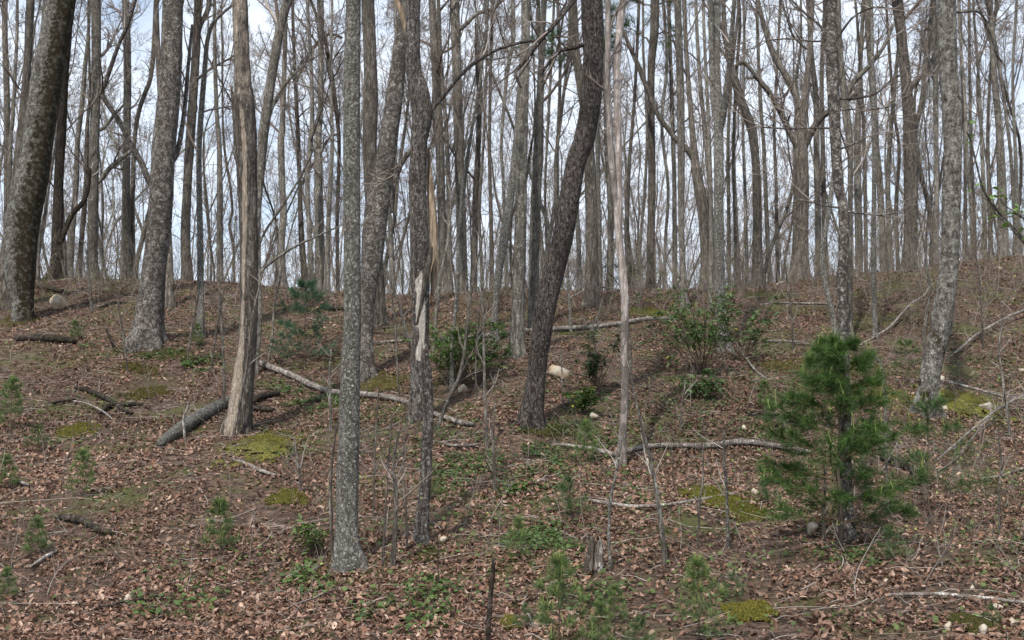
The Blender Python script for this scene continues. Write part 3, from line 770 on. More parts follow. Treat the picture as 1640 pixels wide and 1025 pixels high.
make_tree('big pale trunk with blocky bark leaning right, moss mound and stones at its foot',
          [(1483, 662, 36), (1486, 630, 32), (1491, 590, 32), (1503, 540, 32), (1510, 500, 33), (1517, 450, 30), (1522, 400, 28), (1524, 300, 29), (1526, 230, 28), (1524, 170, 30), (1518, 100, 29), (1516, 0, 29), (1514, -80, 28)],
          'lichen_moss', name='oak_tree', S=56, step=.03, top=10, amp=.05, fr=10, dens=.8, t0=.62, land='the big blocky-barked trunk', wander=.06,
          maskf=lambda V, C, D: .30 + .35 * (1 - sstep(V[:, 2], 3.0, 4.6)) * (fbm(V * 6, 2, 3) - .5) * 2,
          limbs=[[(1532, 22, 5), (1550, 18, 5), (1568, 20, 4), (1582, 40, 4), (1596, 85, 4), (1605, 100, 3)]])
make_tree('pale thin tree standing behind the snag and the dark ridge trunk, left of them',
          [(320, 542, 12), (321, 500, 11), (321, 400, 10), (319, 300, 9), (319, 230, 9), (323, 170, 9), (328, 110, 8), (332, 66, 7), (340, 40, 6), (352, 25, 5), (370, 10, 4)], 'lichen', S=20, step=.06, dens=.5, t0=.4, top=2)
make_tree('dark bent stem with a zigzag upper limb, left of the forked lichened tree',
          [(1136, 462, 28), (1133, 400, 23), (1127, 340, 20), (1118, 290, 17), (1113, 258, 14), (1108, 200, 9), (1103, 140, 8), (1098, 60, 7), (1095, -20, 7)], 'brown', Y=30.5, S=20, step=.09, top=4, dens=.8, t0=.4,
          limbs=[[(1113, 262, 12), (1102, 241, 11), (1085, 226, 9), (1068, 204, 8), (1055, 186, 8), (1040, 152, 8), (1025, 112, 8), (1010, 78, 7), (998, 50, 6)]])
make_tree('leafless stem with curved lower trunk and grey patches, right of the zigzag-limbed one',
          [(1098, 494, 12), (1094, 440, 10), (1091, 350, 10), (1091, 230, 12), (1089, 120, 12), (1085, 0, 11), (1083, -60, 10)], 'grey', S=18, step=.08, top=5, dens=.8)
make_tree('hooked trunk bending left as it climbs, right of the forked lichened tree',
          [(1214, 448, 19), (1213, 400, 16), (1212, 300, 14), (1210, 255, 13), (1204, 207, 15), (1189, 168, 14), (1178, 132, 13), (1168, 95, 10), (1161, 50, 8), (1158, -10, 7)], 'brown', Y=30, S=22, step=.08, top=4, land='the hooked trunk',
          limbs=[[(1178, 120, 6), (1190, 100, 7), (1210, 121, 6), (1228, 143, 6), (1250, 180, 6)]])
make_tree('broad forked trunk with several spreading upper limbs, left of the flaky tree',
          [(1281, 448, 30), (1282, 380, 25), (1284, 300, 23), (1283, 250, 22), (1284, 210, 18), (1290, 150, 12), (1296, 90, 9), (1300, 20, 8), (1302, -40, 7)], 'brown', Y=30.5, S=26, step=.08, top=4, land='the broad forked trunk',
          limbs=[[(1282, 245, 16), (1280, 200, 13), (1277, 160, 11), (1263, 129, 11), (1239, 87, 10), (1226, 50, 8), (1214, 0, 7), (1210, -40, 6)],
                 [(1278, 250, 13), (1264, 210, 11), (1248, 176, 9), (1230, 146, 9), (1208, 119, 8)],
                 [(1288, 250, 14), (1300, 210, 12), (1318, 186, 10), (1345, 168, 9), (1372, 150, 8)]])
make_tree('dark ridge trunk dividing in two, between the thin pale pole and big blocky trunk',
          [(1457, 446, 22), (1458, 400, 20), (1459, 300, 22), (1457, 230, 21), (1456, 190, 19), (1451, 130, 17), (1444, 60, 16), (1437, 0, 18), (1432, -60, 16)], 'brown', Y=29.8, S=24, step=.08, top=6,
          limbs=[[(1462, 225, 8), (1470, 190, 9), (1478, 150, 8), (1482, 100, 8), (1490, 40, 7), (1495, -20, 6)], [(1456, 152, 8), (1466, 130, 9), (1480, 117, 8), (1492, 98, 8), (1505, 80, 6)]])

# ---- the ridge trees: rows of bare trunks along and just behind the crest
RIDGE = 'bare trees along the ridge'
def ridge(label, path, mat='grey', Y=None, **kw):
    x = path[0][0]; path = [(a, b_, w * (.87 if x < 1120 else .78)) for a, b_, w in path]
    rg_ = np.random.default_rng(int(x) + 5)
    Y = Y or rg_.uniform(31.0, 36.0)
    kw.setdefault('dens', 1.0); kw.setdefault('t0', 0.3)
    kw.setdefault('bud', 'green' if x < 420 else ('red' if x < 900 else 'tan'))
    return make_tree(label, path, mat, Y=Y, group=RIDGE, S=14, step=.16, top=6, amp=.05, lowtw=9, **kw)

def ordn(i): return ['first', 'second', 'third', 'fourth', 'fifth', 'sixth', 'seventh', 'eighth', 'ninth', 'tenth', 'eleventh', 'twelfth', 'thirteenth', 'fourteenth', 'fifteenth', 'sixteenth', 'seventeenth', 'eighteenth', 'nineteenth', 'twentieth'][min(i, 19)]

RT = [
 ([(12, 445, 14), (12, 350, 12), (11, 230, 11), (11, 150, 11), (8, 60, 10), (8, -20, 10)], 'brown', 'dim trunk at the left edge of the ridge, behind the thick leaning tree'),
 ([(14, 440, 8), (16, 250, 8), (21, 180, 7), (24, 120, 6), (27, 60, 6), (28, -20, 5)], 'grey', 'slim grey stem crossing the dim trunk at the left edge'),
 ([(35, 440, 9), (38, 300, 9), (41, 230, 9), (43, 130, 9), (43, 60, 8), (47, -20, 8)], 'brown', 'slender trunk seen just left of the upper part of the thick leaning tree'),
 ([(60, 440, 8), (66, 200, 8), (68, 60, 7), (73, -20, 7)], 'grey', 'thin stem behind the thick leaning tree, showing only near its top'),
 ([(110, 452, 17), (112, 400, 14), (118, 340, 11), (122, 290, 10), (124, 230, 9), (131, 170, 9), (136, 110, 8), (141, 60, 6), (144, 0, 5)], 'grey', 'slim brownish trunk that curves away right of the very dark straight tree'),
 ([(125, 452, 12), (130, 390, 9), (135, 330, 9), (138, 280, 8), (139, 230, 8), (140, 200, 7), (143, 165, 5)], 'brown', 'narrow trunk touching the left side of the straight mossy ridge tree'),
 ([(150, 458, 24), (148, 420, 20), (149, 350, 19), (151, 230, 18), (154, 130, 17), (154, 0, 17), (154, -60, 16)], 'grey', 'straight greenish ridge tree with one limb low on its right'),
 ([(201, 455, 24), (202, 400, 18), (202, 300, 15), (203, 230, 14), (204, 100, 14), (201, 0, 13), (201, -40, 13)], 'grey', 'straight ridge tree standing behind the elbow of the scaly oak\'s crooked limb'),
 ([(211, 460, 17), (212, 400, 11), (212, 330, 9), (215, 230, 8), (222, 180, 8), (232, 150, 8), (241, 125, 8), (247, 70, 9), (250, 0, 9)], 'brown', 'curving stem right of the ridge tree behind the crooked limb'),
 ([(216, 452, 9), (219, 420, 9), (225, 395, 9), (236, 350, 8), (243, 320, 7), (250, 280, 6)], 'brown', 'short oblique stem leaning right into the scaly grey oak'),
 ([(300, 480, 23), (299, 430, 20), (297, 380, 18), (300, 300, 16), (304, 230, 17), (311, 130, 16), (315, 60, 15), (317, 0, 14), (318, -40, 13)], 'brown', 'sturdy dark ridge tree between the scaly grey oak and the dead snag'),
 ([(353, 470, 13), (352, 400, 12), (352, 300, 11), (351, 230, 9), (347, 180, 8), (344, 80, 7), (343, -20, 6)], 'grey', 'straight slim ridge tree just left of the peeled dead snag'),
 ([(374, 470, 5), (375, 420, 5), (373, 390, 6), (367, 360, 5), (372, 340, 5), (369, 300, 5), (361, 250, 5), (357, 200, 4), (356, 100, 4)], 'brown', 'wiggly thin stem next to the peeled dead snag, on its left'),
 ([(452, 474, 17), (450, 400, 14), (454, 340, 13), (452, 300, 12), (450, 230, 13), (452, 200, 10), (455, 120, 9), (457, 50, 8), (458, -20, 8)], 'grey', 'first slim ridge tree right of the peeled dead snag'),
 ([(490, 474, 14), (487, 430, 12), (483, 380, 11), (480, 300, 8), (478, 230, 8), (474, 150, 7), (470, 60, 6), (468, -20, 6)], 'brown', 'narrow ridge tree leaning left, above the low blue-green young pine'),
 ([(499, 474, 12), (496, 380, 9), (492, 290, 9), (497, 230, 9), (500, 180, 8), (498, 100, 7), (492, 0, 6)], 'grey', 'wavy ridge stem above the right half of the low blue-green young pine'),
 ([(513, 480, 22), (513, 430, 20), (511, 330, 16), (509, 230, 14), (513, 180, 10), (514, 100, 10), (514, 40, 12), (512, -20, 14)], 'grey', 'sturdiest ridge tree between the dead snag and the lichen-grey trunk'),
 ([(524, 476, 12), (525, 380, 9), (529, 300, 8), (532, 230, 7), (530, 150, 6), (531, 60, 5), (532, -20, 5)], 'grey', 'slim stem close left of the lichen-grey trunk on the ridge'),
 ([(541, 470, 7), (540, 350, 7), (543, 230, 7), (535, 150, 9), (527, 100, 8), (520, 60, 7), (505, 20, 6), (490, -20, 5)], 'brown', 'stem bending left behind the edge of the lichen-grey trunk'),
 ([(628, 478, 10), (627, 400, 10), (624, 350, 8), (622, 300, 6), (630, 200, 5), (633, 100, 5), (634, 0, 5)], 'grey', 'thin ridge stem between the furrowed oak and the scarred crooked oak'),
 ([(712, 500, 18), (711, 440, 16), (709, 400, 15), (704, 230, 16), (697, 100, 15), (692, 0, 13), (690, -50, 12)], 'grey', 'straight ridge trunk just right of the scarred oak\'s yellow split slab'),
 ([(722, 495, 10), (720, 400, 9), (716, 230, 8), (706, 100, 8), (702, 0, 7)], 'grey', 'slimmer trunk tucked between two straight ridge trunks right of the scarred oak'),
 ([(742, 505, 20), (740, 400, 18), (735, 230, 18), (731, 100, 17), (728, 0, 18), (727, -60, 16)], 'grey', 'tall smooth grey trunk with a wavy limb reaching right near its top'),
 ([(758, 495, 14), (760, 400, 12), (763, 300, 12), (766, 230, 10), (768, 150, 11), (765, 100, 10), (763, 47, 7)], 'brown', 'dark ridge trunk snapped off at its top'),
 ([(773, 480, 6), (770, 400, 6), (768, 330, 6), (776, 200, 5), (780, 60, 4)], 'grey', 'thin stem immediately right of the snapped-off ridge trunk'),
 ([(788, 480, 9), (787, 380, 8), (785, 300, 7), (784, 230, 6), (786, 100, 6), (790, 0, 5)], 'brown', 'slim ridge stem left of the bent pale tree'),
 ([(812, 480, 7), (806, 290, 6), (803, 230, 6), (812, 120, 7), (822, 60, 8), (820, -20, 8)], 'grey', 'slim stem crossing behind the bent pale tree'),
 ([(875, 480, 8), (873, 450, 8), (866, 380, 8), (862, 320, 7), (868, 240, 6), (866, 120, 7), (862, 0, 7)], 'brown', 'dark bowed stem between the smooth grey-brown tree and dark leaning one'),
 ([(878, 470, 6), (876, 400, 6), (873, 300, 5), (879, 180, 5), (885, 60, 5), (888, -20, 5)], 'grey', 'thin straight stem behind the lower trunk of the dark leaning tree'),
 ([(893, 470, 7), (893, 330, 6), (893, 230, 6), (897, 120, 6), (893, 0, 6)], 'grey', 'thin grey stem left of where the dark leaning tree bends'),
 ([(928, 476, 10), (927, 400, 9), (924, 330, 8), (926, 260, 7), (932, 180, 7)], 'lichen', 'pale stem in the gap right under the dark leaning tree'),
 ([(962, 500, 9), (960, 400, 9), (958, 300, 9), (957, 200, 8), (958, 100, 7), (960, -20, 6)], 'lichen', 'pale narrow stem touching the right side of the ridge pine'),
 ([(975, 480, 13), (977, 420, 12), (978, 340, 11), (972, 250, 8), (968, 120, 7), (962, 0, 7)], 'grey', 'dim trunk just behind the smooth pale tree, on its left'),
 ([(1011, 470, 14), (1007, 420, 12), (1004, 360, 9), (1008, 260, 7), (1016, 160, 6), (1022, 40, 6)], 'brown', 'dim trunk just behind the smooth pale tree, on its right'),
 ([(1023, 462, 6), (1026, 380, 6), (1033, 300, 6), (1036, 200, 5), (1030, 80, 5)], 'grey', 'thin stem left of the tufted ridge pine'),
 ([(1063, 462, 6), (1066, 380, 6), (1070, 300, 6), (1060, 200, 6), (1068, 100, 6), (1062, 0, 6)], 'grey', 'thin stem right of the tufted ridge pine'),
 ([(1081, 462, 10), (1080, 300, 8), (1078, 230, 8), (1074, 100, 7), (1070, -20, 7)], 'grey', 'slim stem left of the curved grey-patched one'),
 ([(1143, 455, 12), (1140, 400, 12), (1137, 300, 11), (1134, 260, 11), (1128, 200, 9), (1119, 100, 8), (1115, 20, 7), (1114, -20, 6)], 'grey', 'trunk leaning left, half behind the forked lichened tree'),
 ([(1168, 450, 8), (1167, 330, 8), (1166, 230, 7), (1172, 120, 6), (1182, 20, 6)], 'brown', 'first slim stem right of the forked lichened tree'),
 ([(1181, 450, 15), (1178, 350, 10), (1175, 250, 8), (1178, 150, 7), (1185, 40, 7)], 'grey', 'second and thicker stem right of the forked lichened tree'),
 ([(1197, 448, 8), (1195, 380, 7), (1193, 300, 7), (1190, 200, 6), (1192, 60, 6)], 'grey', 'slim stem close left of the hooked trunk'),
 ([(1233, 446, 11), (1230, 400, 10), (1226, 300, 9), (1223, 230, 8), (1219, 180, 8), (1215, 100, 7), (1212, 0, 6)], 'grey', 'straight stem close right of the hooked trunk'),
 ([(1246, 445, 9), (1244, 380, 8), (1243, 300, 7), (1240, 200, 6), (1245, 100, 6), (1250, 0, 6)], 'brown', 'slim stem left of the broad forked trunk'),
 ([(1311, 440, 14), (1310, 350, 13), (1308, 250, 13), (1307, 160, 12), (1300, 90, 10), (1294, 0, 9), (1292, -40, 9)], 'grey', 'straight trunk right beside the broad forked trunk'),
 ([(1322, 438, 12), (1320, 350, 11), (1318, 250, 10), (1316, 120, 9), (1322, 0, 8)], 'brown', 'trunk close behind the left of the flaky tree'),
 ([(1376, 440, 16), (1375, 350, 15), (1373, 250, 14), (1376, 150, 10), (1380, 60, 8), (1384, -20, 7)], 'grey', 'dim trunk right of the flaky tree and its companion stem'),
 ([(1387, 440, 8), (1386, 330, 8), (1383, 200, 7), (1376, 80, 6)], 'brown', 'slim stem left of the thin pale pole'),
 ([(1416, 440, 16), (1412, 350, 14), (1408, 280, 13), (1403, 230, 13), (1397, 130, 14), (1391, 60, 12), (1388, 0, 12), (1386, -40, 11)], 'grey', 'trunk crossing behind the thin pale pole'),
 ([(1427, 438, 15), (1424, 380, 11), (1422, 300, 10), (1425, 230, 9), (1432, 150, 8), (1440, 60, 6)], 'grey', 'first trunk right of the thin pale pole'),
 ([(1438, 436, 8), (1436, 330, 7), (1440, 240, 7), (1432, 180, 6), (1424, 80, 6)], 'brown', 'thin stem left of the dark trunk that divides in two'),
 ([(1500, 440, 15), (1495, 370, 13), (1485, 320, 10), (1474, 275, 9), (1470, 240, 7)], 'brown', 'stem leaning left into the dark trunk that divides in two'),
 ([(1499, 440, 10), (1500, 330, 10), (1499, 230, 10), (1498, 100, 12), (1495, 0, 11), (1494, -50, 10)], 'grey', 'straight trunk close left of the big blocky-barked trunk'),
 ([(1546, 436, 8), (1546, 330, 7), (1545, 230, 6), (1541, 130, 6), (1538, 30, 5)], 'brown', 'first thin pole right of the big blocky-barked trunk'),
 ([(1557, 436, 8), (1555, 330, 7), (1549, 250, 7), (1545, 150, 6), (1538, 60, 5), (1534, -20, 5)], 'grey', 'second thin pole right of the big blocky-barked trunk'),
 ([(1562, 436, 8), (1560, 350, 8), (1555, 230, 7), (1553, 120, 6), (1552, 0, 6)], 'brown', 'third thin pole right of the big blocky-barked trunk'),
 ([(1578, 436, 10), (1576, 330, 9), (1572, 220, 7), (1567, 120, 6), (1560, 30, 5)], 'grey', 'fourth thin pole right of the big blocky-barked trunk'),
 ([(1607, 440, 22), (1606, 350, 20), (1603, 260, 17), (1600, 200, 14), (1593, 130, 13), (1589, 60, 12), (1585, 0, 12), (1583, -40, 11)], 'grey', 'stoutest trunk of the clump at the right edge'),
 ([(1588, 436, 9), (1585, 330, 9), (1582, 220, 7), (1586, 120, 6), (1594, 20, 6)], 'brown', 'slim trunk left of the stoutest one at the right edge'),
 ([(1628, 436, 8), (1624, 330, 8), (1618, 240, 7), (1608, 160, 6), (1598, 90, 6), (1586, 30, 6)], 'grey', 'oblique stem crossing the stoutest trunk at the right edge'),
 ([(1636, 440, 10), (1630, 340, 9), (1626, 240, 7), (1622, 120, 6), (1628, 10, 6)], 'lichen', 'pale dead stem nearest the right edge of the ridge'),
]
EXTRA_LIMBS = {
 6: [[(157, 300, 8), (163, 286, 8), (175, 270, 8), (190, 258, 8), (212, 240, 5)], [(156, 215, 6), (166, 205, 6), (178, 190, 5), (196, 170, 4)]],
 10: [[(316, 60, 7), (322, 38, 8), (332, 18, 8), (337, -10, 8)]],
 22: [[(733, 62, 7), (743, 42, 7), (755, 30, 6), (768, 20, 6), (785, 17, 6), (796, 10, 5), (803, -6, 5)]],
 16: [[(512, 250, 6), (524, 225, 5), (538, 215, 4)]],
 14: [[(481, 300, 5), (497, 270, 5), (510, 250, 4)], [(480, 120, 5), (500, 80, 5), (525, 55, 5), (547, 60, 4)]],
}
for i_, (p_, m_, lab) in enumerate(RT):
    nm = 'tree'
    ridge(lab, p_, m_, limbs=EXTRA_LIMBS.get(i_, ()), name=nm, broken=(i_ == 23), dens=(0.25 if i_ in (23, 59) else 0.85))

# ---- slender trees of the wood beyond the ridge: a few shapes, copied one by one
def filler_proto(k):
    rg = np.random.default_rng(500 + k)
    H = rg.uniform(10, 16); n = 14
    P = [np.zeros(3)]; d = norm(np.array([rg.normal() * .17, rg.normal() * .17, 1.0]))
    for i in range(n - 1):
        d = norm(d + rg.normal(size=3) * np.array([.11, .11, 0]) + np.array([0, 0, .10])); P.append(P[-1] + d * H / (n - 1))
    P = np.array(P); r0 = rg.uniform(.022, .062); R = r0 * np.linspace(1, .18, n) ** 0.8
    Pg, Rg = resample(np.concatenate([[P[0] - [0, 0, .5]], P]), np.concatenate([[R[0] * 1.15], R]), .4)
    V, Q = tubes(Pg[None], Rg[None], 8)
    stems = [(P, R)]
    if k % 3 != 2:          # forked stem
        j = int(rg.integers(2, 7)); a = rg.uniform(0, 6.28); d = norm(np.array([cos(a) * .45, sin(a) * .45, 1.])); m_ = n - j; P2 = [P[j]]
        for i in range(n - 1):
            d = norm(d + rg.normal(size=3) * np.array([.10, .10, 0]) + np.array([0, 0, .14])); P2.append(P2[-1] + d * (H * .95 * m_ / n) / (n - 1))
        P2 = np.array(P2); R2 = R[j] * .78 * np.linspace(1, .2, n); stems.append((P2, R2))
        Pf, Rf2 = resample(P2, R2, .4); V2, Q2 = tubes(Pf[None], Rf2[None], 8); Q = np.concatenate([Q, Q2 + len(V)]); V = np.concatenate([V, V2])
    V = V + (vnoise(V * 5) - .5)[:, None] * .01
    tm = make_mesh('trunk', V, Q, M[['grey', 'brown', 'grey', 'lichen'][k % 4]], None, True, {'mask': np.zeros(len(V))})
    mb = MB()
    k_ = 1.0 if k % 2 else 0.7
    twig_system(rg, mb, np.stack([s_[0] for s_ in stems]), np.stack([s_[1] for s_ in stems]), [
        dict(m=int((15 if len(stems) == 1 else 10) * k_), t0=.12, t1=.97, a0=.35, a1=.95, L=(1.2, 3.4), rf=.42, K=8, up=.7, wob=.13, rmin=.007),
        dict(m=7, t0=.15, t1=.98, a0=.4, a1=.9, L=(-.3, -.6), rf=.55, K=6, up=.3, wob=.17, rmin=.005),
        dict(m=6, t0=.15, t1=1., a0=.35, a1=.9, L=(-.35, -.7), rf=.6, K=4, up=.2, wob=.2, rmin=.004),
        dict(m=5, t0=.2, t1=1., a0=.3, a1=.8, L=(-.4, -.8), rf=.7, K=3, up=.1, wob=.2, rmin=.0035)],
        bud=['green', 'red', 'tan', None][k % 4], budp=.18)
    return tm, mb.mesh('crown', M['twig']), H, r0
PROTO = [filler_proto(k) for k in range(10)]
FILL = []
rf_ = np.random.default_rng(77)
tries = 0
while len(FILL) < 84 and tries < 4000:
    tries += 1
    Y = rf_.uniform(31, 58); px = rf_.uniform(-60, 1700)
    if px < 500 and rf_.random() < .3: continue
    if px > 1050 and rf_.random() < .55: continue
    x = (px - CX) / F_PX * Y
    if any(abs(x - a) < 0.35 and abs(Y - b) < 2.5 for a, b, _ in FILL): continue
    FILL.append((x, Y, px))
LAND.sort()
FILL.sort(key=lambda f: f[2])
cnt = {}
ADJ = ['thin', 'slender']
for i_, (x, Y, px) in enumerate(FILL):
    tm, cm, H, r0 = PROTO[int(rf_.integers(0, len(PROTO)))]
    left = [a for a in LAND if a[0] <= px]
    nm = left[-1][1] if left else None
    cnt[nm] = cnt.get(nm, 0) + 1
    lab = (f'slender far tree beyond the ridge, {ordn(cnt[nm] - 1)} right of {nm}' if nm else f'slender far tree beyond the ridge, {ordn(cnt[nm] - 1)} such from the left edge')
    z = float(ground(x, Y))
    o = empty('tree', (x, Y, z), lab, 'tree', 'slender trees beyond the ridge')
    o.rotation_euler = (0, 0, rf_.uniform(0, 6.28)); s = rf_.uniform(.8, 1.25); o.scale = (s, s, s)
    link('trunk', tm, o); link('crown', cm, o)

# ---- the far wood that reads as one mass of stems and twigs
def far_wood():
    rg = np.random.default_rng(31)
    mb = MB()
    N = 600
    px = rg.uniform(-150, 1790, N); keep = ~((px < 480) & (rg.random(N) < .35)); px = px[keep]; N = len(px)
    Y = rg.uniform(52, 95, N); x = (px - CX) / F_PX * Y
    z = ground(x, Y); K = 12
    H = rg.uniform(12, 24, N)
    d = norm(np.stack([rg.normal(size=N) * .15, rg.normal(size=N) * .15, np.ones(N)], 1))
    P = [np.stack([x, Y, z - .5], 1)]
    for k in range(K - 1):
        d = norm(d + rg.normal(size=(N, 3)) * [.10, .10, 0] + [0, 0, .09]); P.append(P[-1] + d * (H / (K - 1))[:, None])
    P = np.stack(P, 1); R = (.018 + .06 * rg.random(N) ** 2)[:, None] * np.linspace(1, .2, K)[None]
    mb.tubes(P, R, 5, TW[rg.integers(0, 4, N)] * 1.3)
    twig_system(rg, mb, P, R, [
        dict(m=10, t0=.12, t1=.97, a0=.4, a1=.95, L=(1.4, 4.2), rf=.4, K=6, up=.6, wob=.13, rmin=.011),
        dict(m=6, t0=.15, t1=.98, a0=.4, a1=.9, L=(-.3, -.6), rf=.6, K=4, up=.3, wob=.17, rmin=.008),
        dict(m=5, t0=.15, t1=1., a0=.35, a1=.9, L=(-.35, -.7), rf=.6, K=3, up=.2, wob=.2, rmin=.006)], sides=(4, 3, 3), bud='tan', budp=.1, budsize=.05)
    o = link('far_woods', mb.mesh('far_woods', M['twig']))
    tag(o, 'far bare wood beyond the ridge reading as a haze of stems and twigs', None, None, 'stuff')
far_wood()
# ------------------------------------------------------------------ young pines
rp = np.random.default_rng(11)
b = G(1345, 880)
big = pine_meshes(rp, 1.88, .86, 9, 6, 10, 56, .12, .0042, .024, c0=(.026, .062, .018), c1=(.105, .185, .045), shoots=.08, shape=.62, base=.13)
put_pine(big, b, 'largest young pine, bright green and bushy, wrapped round a slim grey trunk', None, .6)
b = G(488, 585)
mid = pine_meshes(rp, 1.4, .82, 6, 5, 7, 30, .12, .006, .014, c0=(.045, .095, .06), c1=(.10, .18, .10), shape=.7, base=.12)
put_pine(mid, b, 'blue-green young pine on the slope between the dead snag and lichen-grey trunk', None, .2)
b = G(1492, 845)
thin = pine_meshes(rp, 1.2, .72, 4, 5, 6, 26, .10, .0036, .012, c0=(.03, .065, .02), c1=(.08, .15, .045), shoots=.1, shape=.5, base=.30)
put_pine(thin, b, 'sparse young pine with a bare lower stem, right of the largest young pine', None, 1.2)
b = G(1452, 625)
put_pine(thin, b, 'small pine left of the big blocky-barked trunk, further up the slope', None, 2.2, .6)

seed_a = pine_meshes(rp, .48, .22, 5, 4, 4, 22, .09, .0032, .006, c0=(.06, .10, .035), c1=(.15, .22, .08), shoots=.4, base=.2, needle_from=.1)
seed_b = pine_meshes(rp, .66, .27, 6, 4, 4, 20, .09, .0032, .007, c0=(.06, .10, .035), c1=(.16, .24, .085), shoots=.5, base=.18, needle_from=.1)
seed_c = pine_meshes(rp, .34, .27, 4, 4, 4, 20, .085, .0032, .005, c0=(.05, .09, .035), c1=(.12, .19, .075), base=.25, needle_from=.1)
SEEDS = [
 (18, 690, 'b', 1.35, 'tallest seedling pine at the left edge, below the mossy log'),
 (62, 722, 'c', 1.1, 'dim blue-green seedling pine right of the tallest one at the left edge'),
 (8, 785, 'a', 1.0, 'seedling pine cut by the left edge beneath the tallest one there'),
 (132, 800, 'b', 1.0, 'seedling pine in open leaf litter below the moss patch on the left'),
 (58, 893, 'a', 1.15, 'low spreading seedling pine beside the dark log at lower left'),
 (352, 886, 'a', 1.25, 'lone narrow seedling pine in leaf litter, left of the lichen-grey trunk'),
 (315, 555, 'a', 1.0, 'small seedling pine at the foot of the pale thin tree'),
 (690, 800, 'a', .9, 'pale green seedling pine just right of the brown stripped snag'),
 (830, 900, 'b', .9, 'upright dark green seedling pine left of the jagged grey stump'),
 (838, 1010, 'c', .8, 'small seedling pine between the upright stake and the large seedling clump'),
 (940, 745, 'b', 1.0, 'seedling pine growing across the pale fallen log left of the smooth pale tree'),
 (915, 835, 'c', 1.5, 'wide low seedling pine with reddish inner twigs above the jagged stump'),
 (895, 1050, 'b', 1.55, 'largest seedling pine with pale candles, left of two at the bottom middle'),
 (985, 1000, 'a', .9, 'small seedling pine right below the jagged grey stump'),
 (960, 1040, 'a', 1.0, 'short seedling pine with pale shoots cut by the bottom edge'),
 (1030, 1052, 'c', 1.1, 'bushy seedling pine cut by the bottom edge left of the mossy hummock'),
 (1118, 1030, 'b', 1.35, 'dense seedling pine at the bottom, left of the bright mossy hummock'),
 (1170, 960, 'c', .9, 'soft seedling pine behind the bright mossy hummock'),
 (1240, 690, 'c', 1.3, 'pale seedling pine between the long white log and largest young pine'),
 (1225, 655, 'a', 1.0, 'small seedling pine on the slope above the long white log'),
 (1395, 585, 'c', .9, 'small pine tuft just above and right of the largest young pine'),
 (1425, 900, 'c', 1.3, 'low pine sprawl at the right foot of the largest young pine'),
 (1230, 810, 'c', 1.0, 'faint seedling pine left of the largest young pine\'s lower boughs'),
 (120, 545, 'a', .9, 'tiny seedling pine at the right end of the mossy log'),
 (10, 960, 'a', .8, 'little seedling pine in the lower left corner'),
 (1590, 1000, 'c', .6, 'tiny seedling pine at the lower right'),
]
for i_, (px, py, k, s, lab) in enumerate(SEEDS):
    p = G(px, py, 31)
    if py > 1025: p = G(px, py)
    put_pine({'a': seed_a, 'b': seed_b, 'c': seed_c}[k], p, lab, 'seedling pines', i_ * 1.7, s * (.62 if py > 890 else .78), 'pine_seedling', 'seedling pine')

# ------------------------------------------------------------------ evergreen shrubs and leafy plants
def leaf_cards(rg, mb, p, d, L, Wd, col, fold=.25):
    """Pointed leaves: base p (N,3), direction d, length L, width Wd."""
    N = len(p)
    up = np.array([0, 0, 1.0]) + rg.normal(size=(N, 3)) * .35
    s = norm(np.cross(d, up)); u = np.cross(s, d)
    L = np.asarray(L).reshape(-1, 1); Wd = np.asarray(Wd).reshape(-1, 1)
    a = p; m1 = p + d * L * .35; m2 = p + d * L * .72 - u * L * .04; e = p + d * L - u * L * .15
    V = np.stack([a, m1 + s * Wd * .5 + u * Wd * fold, m1, m1 - s * Wd * .5 + u * Wd * fold, m2 + s * Wd * .38 + u * Wd * fold * .7, m2, m2 - s * Wd * .38 + u * Wd * fold * .7, e], 1)
    base = np.arange(N)[:, None] * 8
    T = np.concatenate([base + [0, 2, 1], base + [0, 3, 2], base + [4, 5, 7], base + [5, 6, 7]]); Q = np.concatenate([base + [1, 2, 5, 4], base + [2, 3, 6, 5]])
    mb.add(V.reshape(-1, 3), Q, T, np.repeat(col, 8, 0))

